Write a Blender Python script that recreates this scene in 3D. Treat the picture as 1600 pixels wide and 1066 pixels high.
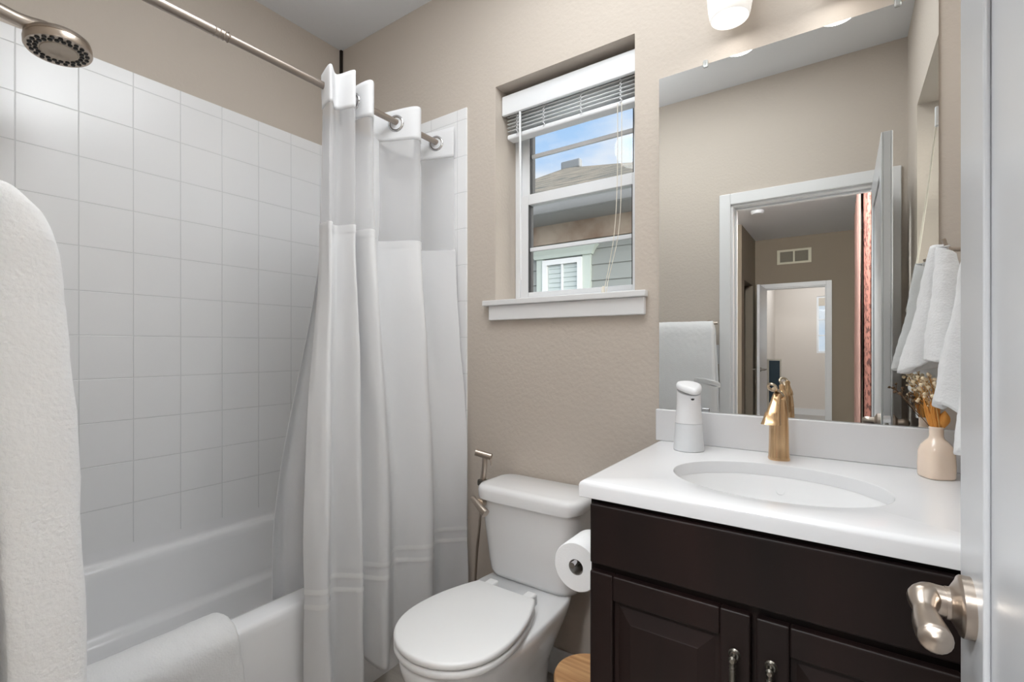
import bpy, bmesh, math, random
from math import sin, cos, pi, radians, sqrt
from mathutils import Vector, Matrix, noise

random.seed(4)
for o in list(bpy.data.objects):
    bpy.data.objects.remove(o, do_unlink=True)
SC = bpy.context.scene
COL = SC.collection

# ------------------------------------------------------------------ camera
H = 1.20
cam_d = bpy.data.cameras.new('camera')
cam_d.sensor_width = 36.0
cam_d.lens = 748.0 / 1600.0 * 36.0
cam_d.shift_y = 0.00625
cam_d.clip_start = 0.02
cam = bpy.data.objects.new('camera', cam_d)
COL.objects.link(cam)
cam.location = (0, 0, H)
cam.rotation_euler = (radians(90), 0, radians(34.7))
SC.camera = cam

# ------------------------------------------------------------------ view
SC.view_settings.view_transform = 'Standard'
SC.view_settings.look = 'None'
SC.view_settings.gamma = 1.0
SC.view_settings.use_curve_mapping = False
SC.view_settings.exposure = 0.27

# ------------------------------------------------------------------ world: bright day sky with soft cloud
W = bpy.data.worlds.new('sky')
SC.world = W
W.use_nodes = True
wn = W.node_tree.nodes
wl = W.node_tree.links
wn.clear()
w_out = wn.new('ShaderNodeOutputWorld')
w_bg = wn.new('ShaderNodeBackground')
w_tc = wn.new('ShaderNodeTexCoord')
w_sep = wn.new('ShaderNodeSeparateXYZ')
w_ramp = wn.new('ShaderNodeValToRGB')
w_ramp.color_ramp.elements[0].position = 0.20
w_ramp.color_ramp.elements[0].color = (0.70, 0.80, 0.97, 1)
w_ramp.color_ramp.elements[1].position = 0.48
w_ramp.color_ramp.elements[1].color = (0.34, 0.60, 0.98, 1)
w_noise = wn.new('ShaderNodeTexNoise')
w_noise.inputs['Scale'].default_value = 5.0
w_noise.inputs['Detail'].default_value = 6.0
w_map = wn.new('ShaderNodeMapping')
w_map.inputs['Scale'].default_value = (1, 1, 2.6)
w_cr = wn.new('ShaderNodeValToRGB')
w_cr.color_ramp.elements[0].position = 0.46
w_cr.color_ramp.elements[1].position = 0.70
w_mix = wn.new('ShaderNodeMix')
w_mix.data_type = 'RGBA'
w_mix.inputs[7].default_value = (0.93, 0.93, 0.97, 1)
wl.new(w_tc.outputs['Generated'], w_sep.inputs[0])
wl.new(w_sep.outputs['Z'], w_ramp.inputs[0])
wl.new(w_tc.outputs['Generated'], w_map.inputs[0])
wl.new(w_map.outputs[0], w_noise.inputs['Vector'])
wl.new(w_noise.outputs[0], w_cr.inputs[0])
wl.new(w_cr.outputs[0], w_mix.inputs[0])
wl.new(w_ramp.outputs[0], w_mix.inputs[6])
w_warm = wn.new('ShaderNodeMix')
w_warm.data_type = 'RGBA'
w_warm.inputs[7].default_value = (1.0, 0.95, 0.89, 1)
w_wf = wn.new('ShaderNodeMapRange')
w_wf.inputs[1].default_value = 0.05
w_wf.inputs[2].default_value = 0.5
wl.new(w_sep.outputs['X'], w_wf.inputs[0])
wl.new(w_wf.outputs[0], w_warm.inputs[0])
wl.new(w_mix.outputs[2], w_warm.inputs[6])
wl.new(w_warm.outputs[2], w_bg.inputs[0])
w_glow = wn.new('ShaderNodeMapRange')          # sky brightened on the unseen right side, added to light the window jambs
w_glow.interpolation_type = 'SMOOTHSTEP'
w_glow.inputs[1].default_value = 0.05
w_glow.inputs[2].default_value = 0.85
w_glow.inputs[3].default_value = 0.86
w_glow.inputs[4].default_value = 6.0
wl.new(w_sep.outputs['X'], w_glow.inputs[0])
wl.new(w_glow.outputs[0], w_bg.inputs[1])
wl.new(w_bg.outputs[0], w_out.inputs[0])


def area(name, loc, rot, sx, sy, power, color=(1, 1, 1), shape='RECTANGLE', spread=180):
    d = bpy.data.lights.new(name, 'AREA')
    d.shape = shape
    d.size = sx
    d.size_y = sy
    d.energy = power
    d.color = color
    d.spread = radians(spread)
    o = bpy.data.objects.new(name, d)
    COL.objects.link(o)
    o.location = loc
    o.rotation_euler = rot
    return o


sun_d = bpy.data.lights.new('hazy_sun', 'SUN')
sun_d.energy = 0.9
sun_d.angle = radians(25)
sun_d.color = (1.0, 0.97, 0.93)
sun = bpy.data.objects.new('hazy_sun', sun_d)
COL.objects.link(sun)
sun.rotation_euler = Vector((0.25, 0.9, -0.85)).to_track_quat('-Z', 'Y').to_euler()

lamp_d = bpy.data.lights.new('bathroom_fill_point', 'POINT')  # added soft fill floating below the ceiling, not a fixture of the room
lamp_d.energy = 5
lamp_d.shadow_soft_size = 0.12
lamp_d.color = (0.95, 0.98, 1.0)
lamp_o = bpy.data.objects.new('bathroom_fill_point', lamp_d)
COL.objects.link(lamp_o)
lamp_o.location = (-1.05, 0.6, 2.42)

# added fill lamps with no fixtures: bathroom ceiling, hall behind the door, far room
area('bathroom_fill_area', (-0.56, 0.84, 2.73), (0, 0, 0), 0.9, 0.75, 13.0, (0.93, 0.97, 1.0))
hall_d = bpy.data.lights.new('hall_fill_point', 'POINT')  # added unseen fill, out of mirror sight, sends light through the doorway
hall_d.energy = 158
hall_d.shadow_soft_size = 0.20
hall_d.color = (0.94, 0.975, 1.0)
hall_o = bpy.data.objects.new('hall_fill_point', hall_d)
COL.objects.link(hall_o)
hall_o.location = (-0.45, -0.50, 2.45)
area('far_room_fill_area', (-0.2, -5.9, 2.70), (0, 0, 0), 1.0, 1.0, 25, (0.95, 0.97, 1.0))  # added fill, not a fixture, to keep the far room bright

# ------------------------------------------------------------------ materials
MATS = {}


def mat(name, color=(0.8, 0.8, 0.8), rough=0.5, metal=0.0, **kw):
    if name in MATS:
        return MATS[name]
    m = bpy.data.materials.new(name)
    m.use_nodes = True
    nt = m.node_tree
    b = nt.nodes['Principled BSDF']
    b.inputs['Base Color'].default_value = (*color, 1)
    b.inputs['Roughness'].default_value = rough
    b.inputs['Metallic'].default_value = metal
    if 'spec' in kw:
        b.inputs['Specular IOR Level'].default_value = kw['spec']
    if 'coat' in kw:
        b.inputs['Coat Weight'].default_value = kw['coat']
        b.inputs['Coat Roughness'].default_value = 0.08
    if 'trans' in kw:
        b.inputs['Transmission Weight'].default_value = kw['trans']
    if 'ior' in kw:
        b.inputs['IOR'].default_value = kw['ior']
    if 'alpha' in kw:
        b.inputs['Alpha'].default_value = kw['alpha']
    if 'emit' in kw:
        b.inputs['Emission Color'].default_value = (*kw.get('ecol', (1, 1, 1)), 1)
        b.inputs['Emission Strength'].default_value = kw['emit']
    if 'sheen' in kw:
        b.inputs['Sheen Weight'].default_value = kw['sheen']
    if 'sss' in kw:
        b.inputs['Subsurface Weight'].default_value = kw['sss']
        b.inputs['Subsurface Radius'].default_value = (0.02, 0.02, 0.02)
    if 'bump' in kw:
        scale, strength, dist = kw['bump']
        g = nt.nodes.new('ShaderNodeNewGeometry')
        n = nt.nodes.new('ShaderNodeTexNoise')
        n.inputs['Scale'].default_value = scale
        n.inputs['Detail'].default_value = kw.get('detail', 3.0)
        bp = nt.nodes.new('ShaderNodeBump')
        bp.inputs['Strength'].default_value = strength
        bp.inputs['Distance'].default_value = dist
        nt.links.new(g.outputs['Position'], n.inputs['Vector'])
        nt.links.new(n.outputs[0], bp.inputs['Height'])
        nt.links.new(bp.outputs[0], b.inputs['Normal'])
    MATS[name] = m
    return m


def srgb(r, g, b):
    f = lambda c: (c / 255 / 12.92) if c / 255 <= 0.04045 else ((c / 255 + 0.055) / 1.055) ** 2.4
    return (f(r), f(g), f(b))


def tint_noise(m, scale, c1, c2, stretch=(1, 1, 1), lo=0.35, hi=0.65, detail=6.0, dist=0.0):
    """two-tone procedural colour (grain, mottling) on a material"""
    nt = m.node_tree
    b = nt.nodes['Principled BSDF']
    tc = nt.nodes.new('ShaderNodeTexCoord')
    mp = nt.nodes.new('ShaderNodeMapping')
    mp.inputs['Scale'].default_value = stretch
    n = nt.nodes.new('ShaderNodeTexNoise')
    n.inputs['Scale'].default_value = scale
    n.inputs['Detail'].default_value = detail
    n.inputs['Distortion'].default_value = dist
    r = nt.nodes.new('ShaderNodeValToRGB')
    r.color_ramp.elements[0].position = lo
    r.color_ramp.elements[0].color = (*c1, 1)
    r.color_ramp.elements[1].position = hi
    r.color_ramp.elements[1].color = (*c2, 1)
    nt.links.new(tc.outputs['Object'], mp.inputs[0])
    nt.links.new(mp.outputs[0], n.inputs['Vector'])
    nt.links.new(n.outputs[0], r.inputs[0])
    nt.links.new(r.outputs[0], b.inputs['Base Color'])
    return m


def tile_material():
    m = bpy.data.materials.new('white_glazed_tile')
    m.use_nodes = True
    nt = m.node_tree
    b = nt.nodes['Principled BSDF']
    b.inputs['Roughness'].default_value = 0.24
    g = nt.nodes.new('ShaderNodeNewGeometry')
    sp = nt.nodes.new('ShaderNodeSeparateXYZ')
    nt.links.new(g.outputs['Position'], sp.inputs[0])
    P = 0.15235

    def line(sock, off):
        a = nt.nodes.new('ShaderNodeMath'); a.operation = 'SUBTRACT'; a.inputs[1].default_value = off
        d = nt.nodes.new('ShaderNodeMath'); d.operation = 'DIVIDE'; d.inputs[1].default_value = P
        f = nt.nodes.new('ShaderNodeMath'); f.operation = 'PINGPONG'; f.inputs[1].default_value = 0.5
        s = nt.nodes.new('ShaderNodeMapRange'); s.inputs[1].default_value = 0.003; s.inputs[2].default_value = 0.014
        nt.links.new(sock, a.inputs[0]); nt.links.new(a.outputs[0], d.inputs[0])
        nt.links.new(d.outputs[0], f.inputs[0]); nt.links.new(f.outputs[0], s.inputs[0])
        return s.outputs[0]
    ly = line(sp.outputs['Y'], 0.3474)
    lx = line(sp.outputs['X'], -1.345)
    lz = line(sp.outputs['Z'], H - 0.263)
    # left wall uses y, end wall uses x: choose by the true face normal
    nn = nt.nodes.new('ShaderNodeSeparateXYZ')
    nt.links.new(g.outputs['True Normal'], nn.inputs[0])
    ab = nt.nodes.new('ShaderNodeMath'); ab.operation = 'ABSOLUTE'
    nt.links.new(nn.outputs['X'], ab.inputs[0])
    mx = nt.nodes.new('ShaderNodeMix')
    nt.links.new(ab.outputs[0], mx.inputs[0]); nt.links.new(lx, mx.inputs[2]); nt.links.new(ly, mx.inputs[3])
    mn = nt.nodes.new('ShaderNodeMath'); mn.operation = 'MINIMUM'
    nt.links.new(mx.outputs[0], mn.inputs[0]); nt.links.new(lz, mn.inputs[1])
    cr = nt.nodes.new('ShaderNodeMix'); cr.data_type = 'RGBA'
    cr.inputs[6].default_value = (0.70, 0.705, 0.71, 1)
    cr.inputs[7].default_value = (0.86, 0.86, 0.865, 1)
    nt.links.new(mn.outputs[0], cr.inputs[0])
    nt.links.new(cr.outputs[2], b.inputs['Base Color'])
    bp = nt.nodes.new('ShaderNodeBump')
    bp.inputs['Strength'].default_value = 0.55
    bp.inputs['Distance'].default_value = 0.0015
    nz = nt.nodes.new('ShaderNodeTexNoise'); nz.inputs['Scale'].default_value = 9.0
    nt.links.new(g.outputs['Position'], nz.inputs['Vector'])
    ad = nt.nodes.new('ShaderNodeMath'); ad.operation = 'MULTIPLY_ADD'; ad.inputs[1].default_value = 0.8
    nt.links.new(nz.outputs[0], ad.inputs[0]); nt.links.new(mn.outputs[0], ad.inputs[2])
    nt.links.new(ad.outputs[0], bp.inputs['Height'])
    nt.links.new(bp.outputs[0], b.inputs['Normal'])
    return m


def cloth_material(name, color, transl=0.35, alpha=1.0, bump=None, rough=0.85):
    m = bpy.data.materials.new(name)
    m.use_nodes = True
    nt = m.node_tree
    b = nt.nodes['Principled BSDF']
    out = nt.nodes['Material Output']
    b.inputs['Base Color'].default_value = (*color, 1)
    b.inputs['Roughness'].default_value = rough
    b.inputs['Specular IOR Level'].default_value = 0.2
    t = nt.nodes.new('ShaderNodeBsdfTranslucent')
    t.inputs[0].default_value = (*color, 1)
    mx = nt.nodes.new('ShaderNodeMixShader')
    mx.inputs[0].default_value = transl
    nt.links.new(b.outputs[0], mx.inputs[1])
    nt.links.new(t.outputs[0], mx.inputs[2])
    last = mx
    if alpha < 1:
        tr = nt.nodes.new('ShaderNodeBsdfTransparent')
        m2 = nt.nodes.new('ShaderNodeMixShader')
        m2.inputs[0].default_value = alpha
        nt.links.new(tr.outputs[0], m2.inputs[1])
        nt.links.new(mx.outputs[0], m2.inputs[2])
        last = m2
    nt.links.new(last.outputs[0], out.inputs[0])
    if bump:
        g = nt.nodes.new('ShaderNodeNewGeometry')
        n = nt.nodes.new('ShaderNodeTexNoise')
        n.inputs['Scale'].default_value = bump[0]
        n.inputs['Detail'].default_value = 4.0
        bp = nt.nodes.new('ShaderNodeBump')
        bp.inputs['Strength'].default_value = bump[1]
        bp.inputs['Distance'].default_value = bump[2]
        nt.links.new(g.outputs['Position'], n.inputs['Vector'])
        nt.links.new(n.outputs[0], bp.inputs['Height'])
        nt.links.new(bp.outputs[0], b.inputs['Normal'])
        nt.links.new(bp.outputs[0], t.inputs['Normal'])
    return m


def glass_material(name='clear_window_glass', tint=(0.97, 0.985, 0.98)):
    m = bpy.data.materials.new(name)
    m.use_nodes = True
    nt = m.node_tree
    out = nt.nodes['Material Output']
    nt.nodes.remove(nt.nodes['Principled BSDF'])
    t = nt.nodes.new('ShaderNodeBsdfTransparent'); t.inputs[0].default_value = (*tint, 1)
    g = nt.nodes.new('ShaderNodeBsdfGlossy'); g.inputs['Roughness'].default_value = 0.02
    f = nt.nodes.new('ShaderNodeFresnel'); f.inputs[0].default_value = 1.25
    mx = nt.nodes.new('ShaderNodeMixShader')
    nt.links.new(f.outputs[0], mx.inputs[0]); nt.links.new(t.outputs[0], mx.inputs[1]); nt.links.new(g.outputs[0], mx.inputs[2])
    nt.links.new(mx.outputs[0], out.inputs[0])
    return m


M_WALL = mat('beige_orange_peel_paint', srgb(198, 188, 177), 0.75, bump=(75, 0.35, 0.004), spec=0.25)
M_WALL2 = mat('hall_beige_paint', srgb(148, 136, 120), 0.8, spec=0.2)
M_FARWALL = mat('far_room_cream_paint', srgb(216, 208, 200), 0.8, spec=0.2)
M_CEIL = mat('grey_white_ceiling_paint', srgb(226, 227, 229), 0.85, bump=(60, 0.2, 0.003), spec=0.2)
M_TILE = tile_material()
M_TRIM = mat('white_satin_trim_paint', srgb(226, 226, 226), 0.35, spec=0.4)
M_DOOR = mat('white_gloss_door_paint', srgb(198, 199, 201), 0.28, spec=0.5, bump=(14, 0.08, 0.003))
M_VINYL = mat('white_vinyl', srgb(232, 234, 236), 0.35)
M_GLASS = glass_material()
M_TUB = mat('white_acrylic', srgb(240, 240, 241), 0.18, coat=0.3)
M_PORC = mat('white_porcelain', srgb(236, 236, 236), 0.12, coat=0.4)
M_SEAT = mat('white_seat_plastic', srgb(234, 234, 233), 0.28)
M_NICKEL = mat('brushed_nickel', srgb(186, 174, 162), 0.30, 1.0)
M_CHROME = mat('polished_chrome', srgb(205, 205, 206), 0.12, 1.0)
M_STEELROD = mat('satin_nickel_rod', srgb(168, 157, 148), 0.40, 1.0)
M_DARK = mat('black_rubber', (0.012, 0.010, 0.009), 0.5)
M_GAP = mat('dark_brown_gap', srgb(36, 26, 20), 0.9)
M_COUNTER = mat('white_solid_surface', srgb(228, 228, 229), 0.22, coat=0.2)
M_WOOD = mat('espresso_stained_wood', srgb(28, 20, 18), 0.45, spec=0.25)
tint_noise(M_WOOD, 6.0, srgb(20, 15, 14), srgb(40, 25, 22), (1, 1, 0.12), 0.35, 0.8)
M_MIRROR = mat('silvered_mirror', (0.81, 0.82, 0.81), 0.0, 1.0)
M_GOLD = mat('champagne_gold_metal', srgb(226, 190, 148), 0.26, 1.0)
M_GOLD2 = mat('greyish_gold_nickel', srgb(188, 172, 150), 0.3, 1.0)  # greyer gold tone for the faucet handle lever
M_BASKET = mat('white_soap_plastic', srgb(238, 238, 239), 0.35)
M_FROST = mat('frosted_soap_tank', srgb(226, 228, 230), 0.45, sss=0.3)
M_VASE = mat('peach_milk_glass', srgb(250, 227, 207), 0.12, sss=0.3, coat=0.5)
M_STRAW = mat('dried_straw', srgb(206, 158, 96), 0.8)
M_BUD = mat('dried_cream_floret', srgb(250, 230, 196), 0.9)
M_AMBER = mat('dried_amber_leaf', srgb(222, 152, 70), 0.7)
M_SPRIGDARK = mat('dried_brown_bud', srgb(106, 82, 60), 0.9)
M_PAPER = mat('toilet_tissue', srgb(240, 240, 240), 0.95, bump=(220, 0.25, 0.002))
M_BINWOOD = mat('bamboo_lid_wood', srgb(196, 150, 104), 0.5)
tint_noise(M_BINWOOD, 9.0, srgb(170, 122, 78), srgb(214, 170, 122), (0.5, 9, 1), 0.3, 0.7)
M_BIN = mat('white_powdercoat', srgb(225, 226, 228), 0.4)
M_PEWTER = mat('antique_pewter', srgb(120, 116, 108), 0.32, 1.0)
M_FLOOR = mat('beige_vinyl_floor', srgb(150, 130, 108), 0.5)
tint_noise(M_FLOOR, 5.0, srgb(150, 142, 134), srgb(178, 170, 161), (1, 5, 1), 0.3, 0.7)
M_CARPET = mat('hall_carpet', srgb(170, 166, 161), 0.95)
M_TERRY = cloth_material('white_terry', srgb(247, 247, 247), 0.16, bump=(220, 0.6, 0.0025), rough=0.95)
M_CURT = cloth_material('white_polyester', srgb(246, 246, 247), 0.36, bump=(30, 0.08, 0.004), rough=0.6)
M_SHEER = cloth_material('white_sheer_mesh', srgb(232, 232, 233), 0.45, alpha=0.45)
M_RIBBON = cloth_material('white_satin_ribbon', srgb(253, 253, 253), 0.30, rough=0.35)
M_SHADE = mat('white_lamp_glass', srgb(240, 238, 234), 0.3, emit=0.34, ecol=(1.0, 0.97, 0.93))
M_BULB = mat('lit_lamp_diffuser', (1, 1, 1), 0.4, emit=1.8, ecol=(1.0, 0.985, 0.97))
M_PINK = mat('pink_curtain_cloth', srgb(196, 140, 124), 0.85)
tint_noise(M_PINK, 45.0, srgb(78, 44, 38), srgb(150, 100, 88), (1, 1, 0.6), 0.40, 0.52)
M_PINKLIN = mat('pale_pink_lining', srgb(172, 136, 126), 0.85)
M_BLUE = mat('dark_teal_board', srgb(28, 52, 66), 0.6)
M_FRAMEW = mat('pale_wood_frame', srgb(205, 200, 188), 0.6)
M_VENTGREY = mat('vent_louver_grey', srgb(120, 116, 100), 0.6)
M_VENTW = mat('vent_cream', srgb(206, 200, 176), 0.5)
M_CORD = mat('cream_cord', srgb(232, 226, 212), 0.8)
M_CLIP = mat('clear_plastic_clip', srgb(225, 228, 226), 0.15, trans=0.5)
# exterior
M_SIDING = mat('grey_lap_siding', srgb(150, 154, 152), 0.7)
M_FRIEZE = mat('weathered_brown_stucco', srgb(164, 140, 120), 0.9)
tint_noise(M_FRIEZE, 1.6, srgb(120, 90, 72), srgb(186, 172, 158), (1, 1, 1), 0.35, 0.62)
M_GUTTER = mat('grey_gutter', srgb(168, 170, 174), 0.4)
M_SOFFIT = mat('grey_soffit', srgb(166, 166, 168), 0.7)
M_EXTTRIM = mat('pale_exterior_trim', srgb(196, 206, 200), 0.5)
M_SHINGLE = mat('weathered_shingles', srgb(140, 134, 122), 0.95, bump=(30, 1.0, 0.02))
tint_noise(M_SHINGLE, 2.6, srgb(70, 74, 72), srgb(146, 134, 118), (1, 3.5, 3.5), 0.32, 0.70, 8.0)
M_EXTBLIND = mat('exterior_window_blind', srgb(196, 206, 206), 0.6)


# ------------------------------------------------------------------ geometry helpers
def finish(name, bm, m, parent=None, smooth=40, bevel=0, seg=2, solid=0, sub=0):
    bmesh.ops.recalc_face_normals(bm, faces=bm.faces)
    me = bpy.data.meshes.new(name)
    bm.to_mesh(me)
    bm.free()
    if smooth:
        me.shade_smooth()
        me.set_sharp_from_angle(angle=radians(smooth))
    me.materials.append(m)
    o = bpy.data.objects.new(name, me)
    COL.objects.link(o)
    if parent is not None:
        o.parent = parent
        o.matrix_parent_inverse = Matrix.Translation(-parent_loc(parent))
    if sub:
        md = o.modifiers.new('subdivide', 'SUBSURF'); md.levels = sub; md.render_levels = sub
    if solid:
        md = o.modifiers.new('thick', 'SOLIDIFY'); md.thickness = solid; md.offset = 0
    if bevel:
        md = o.modifiers.new('bevel', 'BEVEL'); md.width = bevel; md.segments = seg; md.limit_method = 'ANGLE'
        md.angle_limit = radians(50)
    return o


def parent_loc(p):
    v = Vector(p.location)
    while p.parent is not None:
        p = p.parent
        v = v + Vector(p.location) - Vector(p.location)
    return v


def thing(name, label, cat, loc=(0, 0, 0), group=None):
    o = bpy.data.objects.new(name, None)
    o.empty_display_size = 0.05
    COL.objects.link(o)
    o.location = loc
    o['label'] = label
    o['category'] = cat
    if group:
        o['group'] = group
    return o


def tag(o, label, cat, group=None):
    o['label'] = label
    o['category'] = cat
    if group:
        o['group'] = group
    return o


def struct(o, label=None):
    o['kind'] = 'structure'
    if label:
        o['label'] = label
    return o


def box(bm, x0, x1, y0, y1, z0, z1):
    vs = [bm.verts.new(p) for p in ((x0, y0, z0), (x1, y0, z0), (x1, y1, z0), (x0, y1, z0),
                                    (x0, y0, z1), (x1, y0, z1), (x1, y1, z1), (x0, y1, z1))]
    for f in ((0, 3, 2, 1), (4, 5, 6, 7), (0, 1, 5, 4), (1, 2, 6, 5), (2, 3, 7, 6), (3, 0, 4, 7)):
        bm.faces.new([vs[i] for i in f])


def boxes(*bs):
    bm = bmesh.new()
    for b in bs:
        box(bm, *b)
    return bm


def loft(bm, rings, cap0=True, cap1=True, closed=True):
    """rings: list of equally long point lists"""
    R = [[bm.verts.new(p) for p in r] for r in rings]
    n = len(R[0])
    for a, b in zip(R[:-1], R[1:]):
        for i in range(n if closed else n - 1):
            j = (i + 1) % n
            bm.faces.new((a[i], a[j], b[j], b[i]))
    if cap0:
        bm.faces.new(R[0][::-1])
    if cap1:
        bm.faces.new(R[-1])
    return R


def lathe(bm, prof, c=(0, 0, 0), n=32, cap0=True, cap1=True, M=None):
    rings = []
    for r, z in prof:
        ring = []
        for i in range(n):
            a = 2 * pi * i / n
            p = Vector((r * cos(a), r * sin(a), z))
            if M is not None:
                p = M @ p
            ring.append(p + Vector(c))
        rings.append(ring)
    loft(bm, rings, cap0, cap1)


def axis_matrix(d):
    d = Vector(d).normalized()
    return d.to_track_quat('Z', 'Y').to_matrix()


def cyl(bm, p0, p1, r, n=20, r1=None):
    p0, p1 = Vector(p0), Vector(p1)
    M = axis_matrix(p1 - p0)
    L = (p1 - p0).length
    lathe(bm, [(r, 0), (r if r1 is None else r1, L)], p0, n, M=M)


def smooth_path(pts, k=8):
    pts = [Vector(p) for p in pts]
    out = []
    for i in range(len(pts) - 1):
        p0 = pts[max(i - 1, 0)]; p1 = pts[i]; p2 = pts[i + 1]; p3 = pts[min(i + 2, len(pts) - 1)]
        for j in range(k):
            t = j / k
            out.append(0.5 * ((2 * p1) + (-p0 + p2) * t + (2 * p0 - 5 * p1 + 4 * p2 - p3) * t * t + (-p0 + 3 * p1 - 3 * p2 + p3) * t ** 3))
    out.append(pts[-1])
    return out


def tube(bm, pts, r, n=10, k=6, flat=1.0):
    P = smooth_path(pts, k) if k else [Vector(p) for p in pts]
    rr = r if callable(r) else (lambda t: r)
    up = Vector((0, 0, 1))
    rings = []
    prev = None
    for i, p in enumerate(P):
        d = (P[min(i + 1, len(P) - 1)] - P[max(i - 1, 0)]).normalized()
        if prev is None:
            a = up if abs(d.z) < 0.9 else Vector((1, 0, 0))
            u = d.cross(a).normalized()
        else:
            u = (prev - d * prev.dot(d)).normalized()
        prev = u
        v = d.cross(u)
        R = rr(i / (len(P) - 1))
        rings.append([p + u * R * cos(2 * pi * j / n) + v * R * flat * sin(2 * pi * j / n) for j in range(n)])
    loft(bm, rings)


def torus(bm, c, axis, R, r, n=28, m=10):
    M = axis_matrix(axis)
    vs = []
    for i in range(n):
        a = 2 * pi * i / n
        row = []
        for j in range(m):
            b = 2 * pi * j / m
            p = Vector(((R + r * cos(b)) * cos(a), (R + r * cos(b)) * sin(a), r * sin(b)))
            row.append(bm.verts.new(M @ p + Vector(c)))
        vs.append(row)
    for i in range(n):
        for j in range(m):
            bm.faces.new((vs[i][j], vs[(i + 1) % n][j], vs[(i + 1) % n][(j + 1) % m], vs[i][(j + 1) % m]))


def superellipse(cx, cy, a, b, z, e=2.0, n=48, rot=0.0):
    out = []
    for i in range(n):
        t = 2 * pi * i / n
        c, s = cos(t), sin(t)
        x = a * math.copysign(abs(c) ** (2 / e), c)
        y = b * math.copysign(abs(s) ** (2 / e), s)
        out.append(Vector((cx + x * cos(rot) - y * sin(rot), cy + x * sin(rot) + y * cos(rot), z)))
    return out


def grid(bm, fn, nu, nv, wrap=False):
    V = [[bm.verts.new(fn(i / (nu - (0 if wrap else 1)), j / (nv - 1))) for j in range(nv)] for i in range(nu)]
    for i in range(nu if wrap else nu - 1):
        for j in range(nv - 1):
            k = (i + 1) % nu
            bm.faces.new((V[i][j], V[k][j], V[k][j + 1], V[i][j + 1]))
    return V


def sm(a, b, x):
    t = max(0.0, min(1.0, (x - a) / (b - a)))
    return t * t * (3 - 2 * t)


# ------------------------------------------------------------------ room dimensions
XL, XR, YW, YN, ZC = -2.147, 0.261, 1.543, 0.010, H + 1.54
WX0, WX1, WZ0, WZ1 = -1.149, -0.571, H + 0.180, H + 1.046       # window opening
VY0, VY1 = 0.384, 0.962                                        # side window opening
DX0, DX1, DZ = -0.552, 0.179, H + 0.845                         # door opening
HYF = -4.62                                                    # far wall of the hall

struct(finish('floor', boxes((XL - .1, XR + .3, -0.10, YW + .19, -0.1, 0.0)), M_FLOOR, smooth=0))
struct(finish('ceiling', boxes((XL - .1, XR + .3, YN - .12, YW + .19, ZC, ZC + .1)), M_CEIL, smooth=0))
struct(finish('wall_left', boxes((XL - .1, XL, YN - .12, YW + .19, 0, ZC)), M_WALL, smooth=0))
struct(finish('wall_back', boxes((XL, WX0, YW, YW + .19, 0, ZC), (WX1, XR + .19, YW, YW + .19, 0, ZC),
                                 (WX0, WX1, YW, YW + .19, 0, WZ0), (WX0, WX1, YW, YW + .19, WZ1, ZC)), M_WALL, smooth=0))
struct(finish('wall_right', boxes((XR, XR + .19, YN - .115, VY0, 0, ZC), (XR, XR + .19, VY1, YW, 0, ZC),
                                  (XR, XR + .19, VY0, VY1, 0, WZ0), (XR, XR + .19, VY0, VY1, WZ1, ZC)), M_WALL, smooth=0))
struct(finish('wall_front', boxes((XL, DX0, YN - .115, YN, 0, ZC), (DX1, XR, YN - .115, YN, 0, ZC),
                                  (DX0, DX1, YN - .115, YN, DZ, ZC)), M_WALL, smooth=0))
# glazed tile around the tub: long wall and the return on the window wall
bm = bmesh.new()
box(bm, XL, XL + .008, YN, YW, H - .717, H + 1.008)
struct(finish('wall_tile_left', bm, M_TILE, smooth=0, bevel=.002), 'white square glazed tile on the long wall of the tub')
bm = bmesh.new()
box(bm, XL + .008, -1.294, YW - .008, YW, H - .80, H + 1.004)
struct(finish('wall_tile_back', bm, M_TILE, smooth=0, bevel=.002), 'white square glazed tile behind the shower curtain end')
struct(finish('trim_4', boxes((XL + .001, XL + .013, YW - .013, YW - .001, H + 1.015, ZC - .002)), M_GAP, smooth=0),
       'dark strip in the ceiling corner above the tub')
# baseboard
struct(finish('baseboard_back', boxes((-1.28, -0.47, YW - .014, YW, 0, .095)), M_TRIM, smooth=0, bevel=.004))

# ------------------------------------------------------------------ window 1
w1 = thing('window_1', 'white single hung window above the toilet', 'window', (-0.86, 1.69, WZ0))
struct(w1)
FY0, FY1 = 1.688, 1.735
fx0, fx1 = WX0 + .001, WX1 - .001
gx0, gx1 = -1.086, -0.634
finish('frame', boxes((fx0, -1.125, FY0 - .006, FY1, WZ0, WZ1), (-.595, fx1, FY0 - .006, FY1, WZ0, WZ1),
                      (-1.125, -.595, FY0 - .006, FY1, WZ1 - .04, WZ1), (-1.125, -.595, FY0 - .006, FY1, WZ0, WZ0 + .03)), M_VINYL, w1, smooth=0, bevel=.003)
finish('lower_sash', boxes((-1.125, gx0, FY0, FY1 - .01, H + .21, H + .64), (gx1, -.595, FY0, FY1 - .01, H + .21, H + .64),
                           (gx0, gx1, FY0, FY1 - .01, H + .21, H + .230), (gx0, gx1, FY0, FY1 - .01, H + .597, H + .64)), M_VINYL, w1, smooth=0, bevel=.002)
finish('upper_sash', boxes((-1.125, gx0, FY0 + .012, FY1 + .005, H + .64, H + 1.0), (gx1, -.595, FY0 + .012, FY1 + .005, H + .64, H + 1.0),
                           (gx0, gx1, FY0 + .012, FY1 + .005, H + .955, H + 1.0)), M_VINYL, w1, smooth=0, bevel=.002)
finish('muntin', boxes((gx0, gx1, FY0 + .010, FY0 + .022, H + .402, H + .418)), M_VINYL, w1, smooth=0, bevel=.002)
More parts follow.
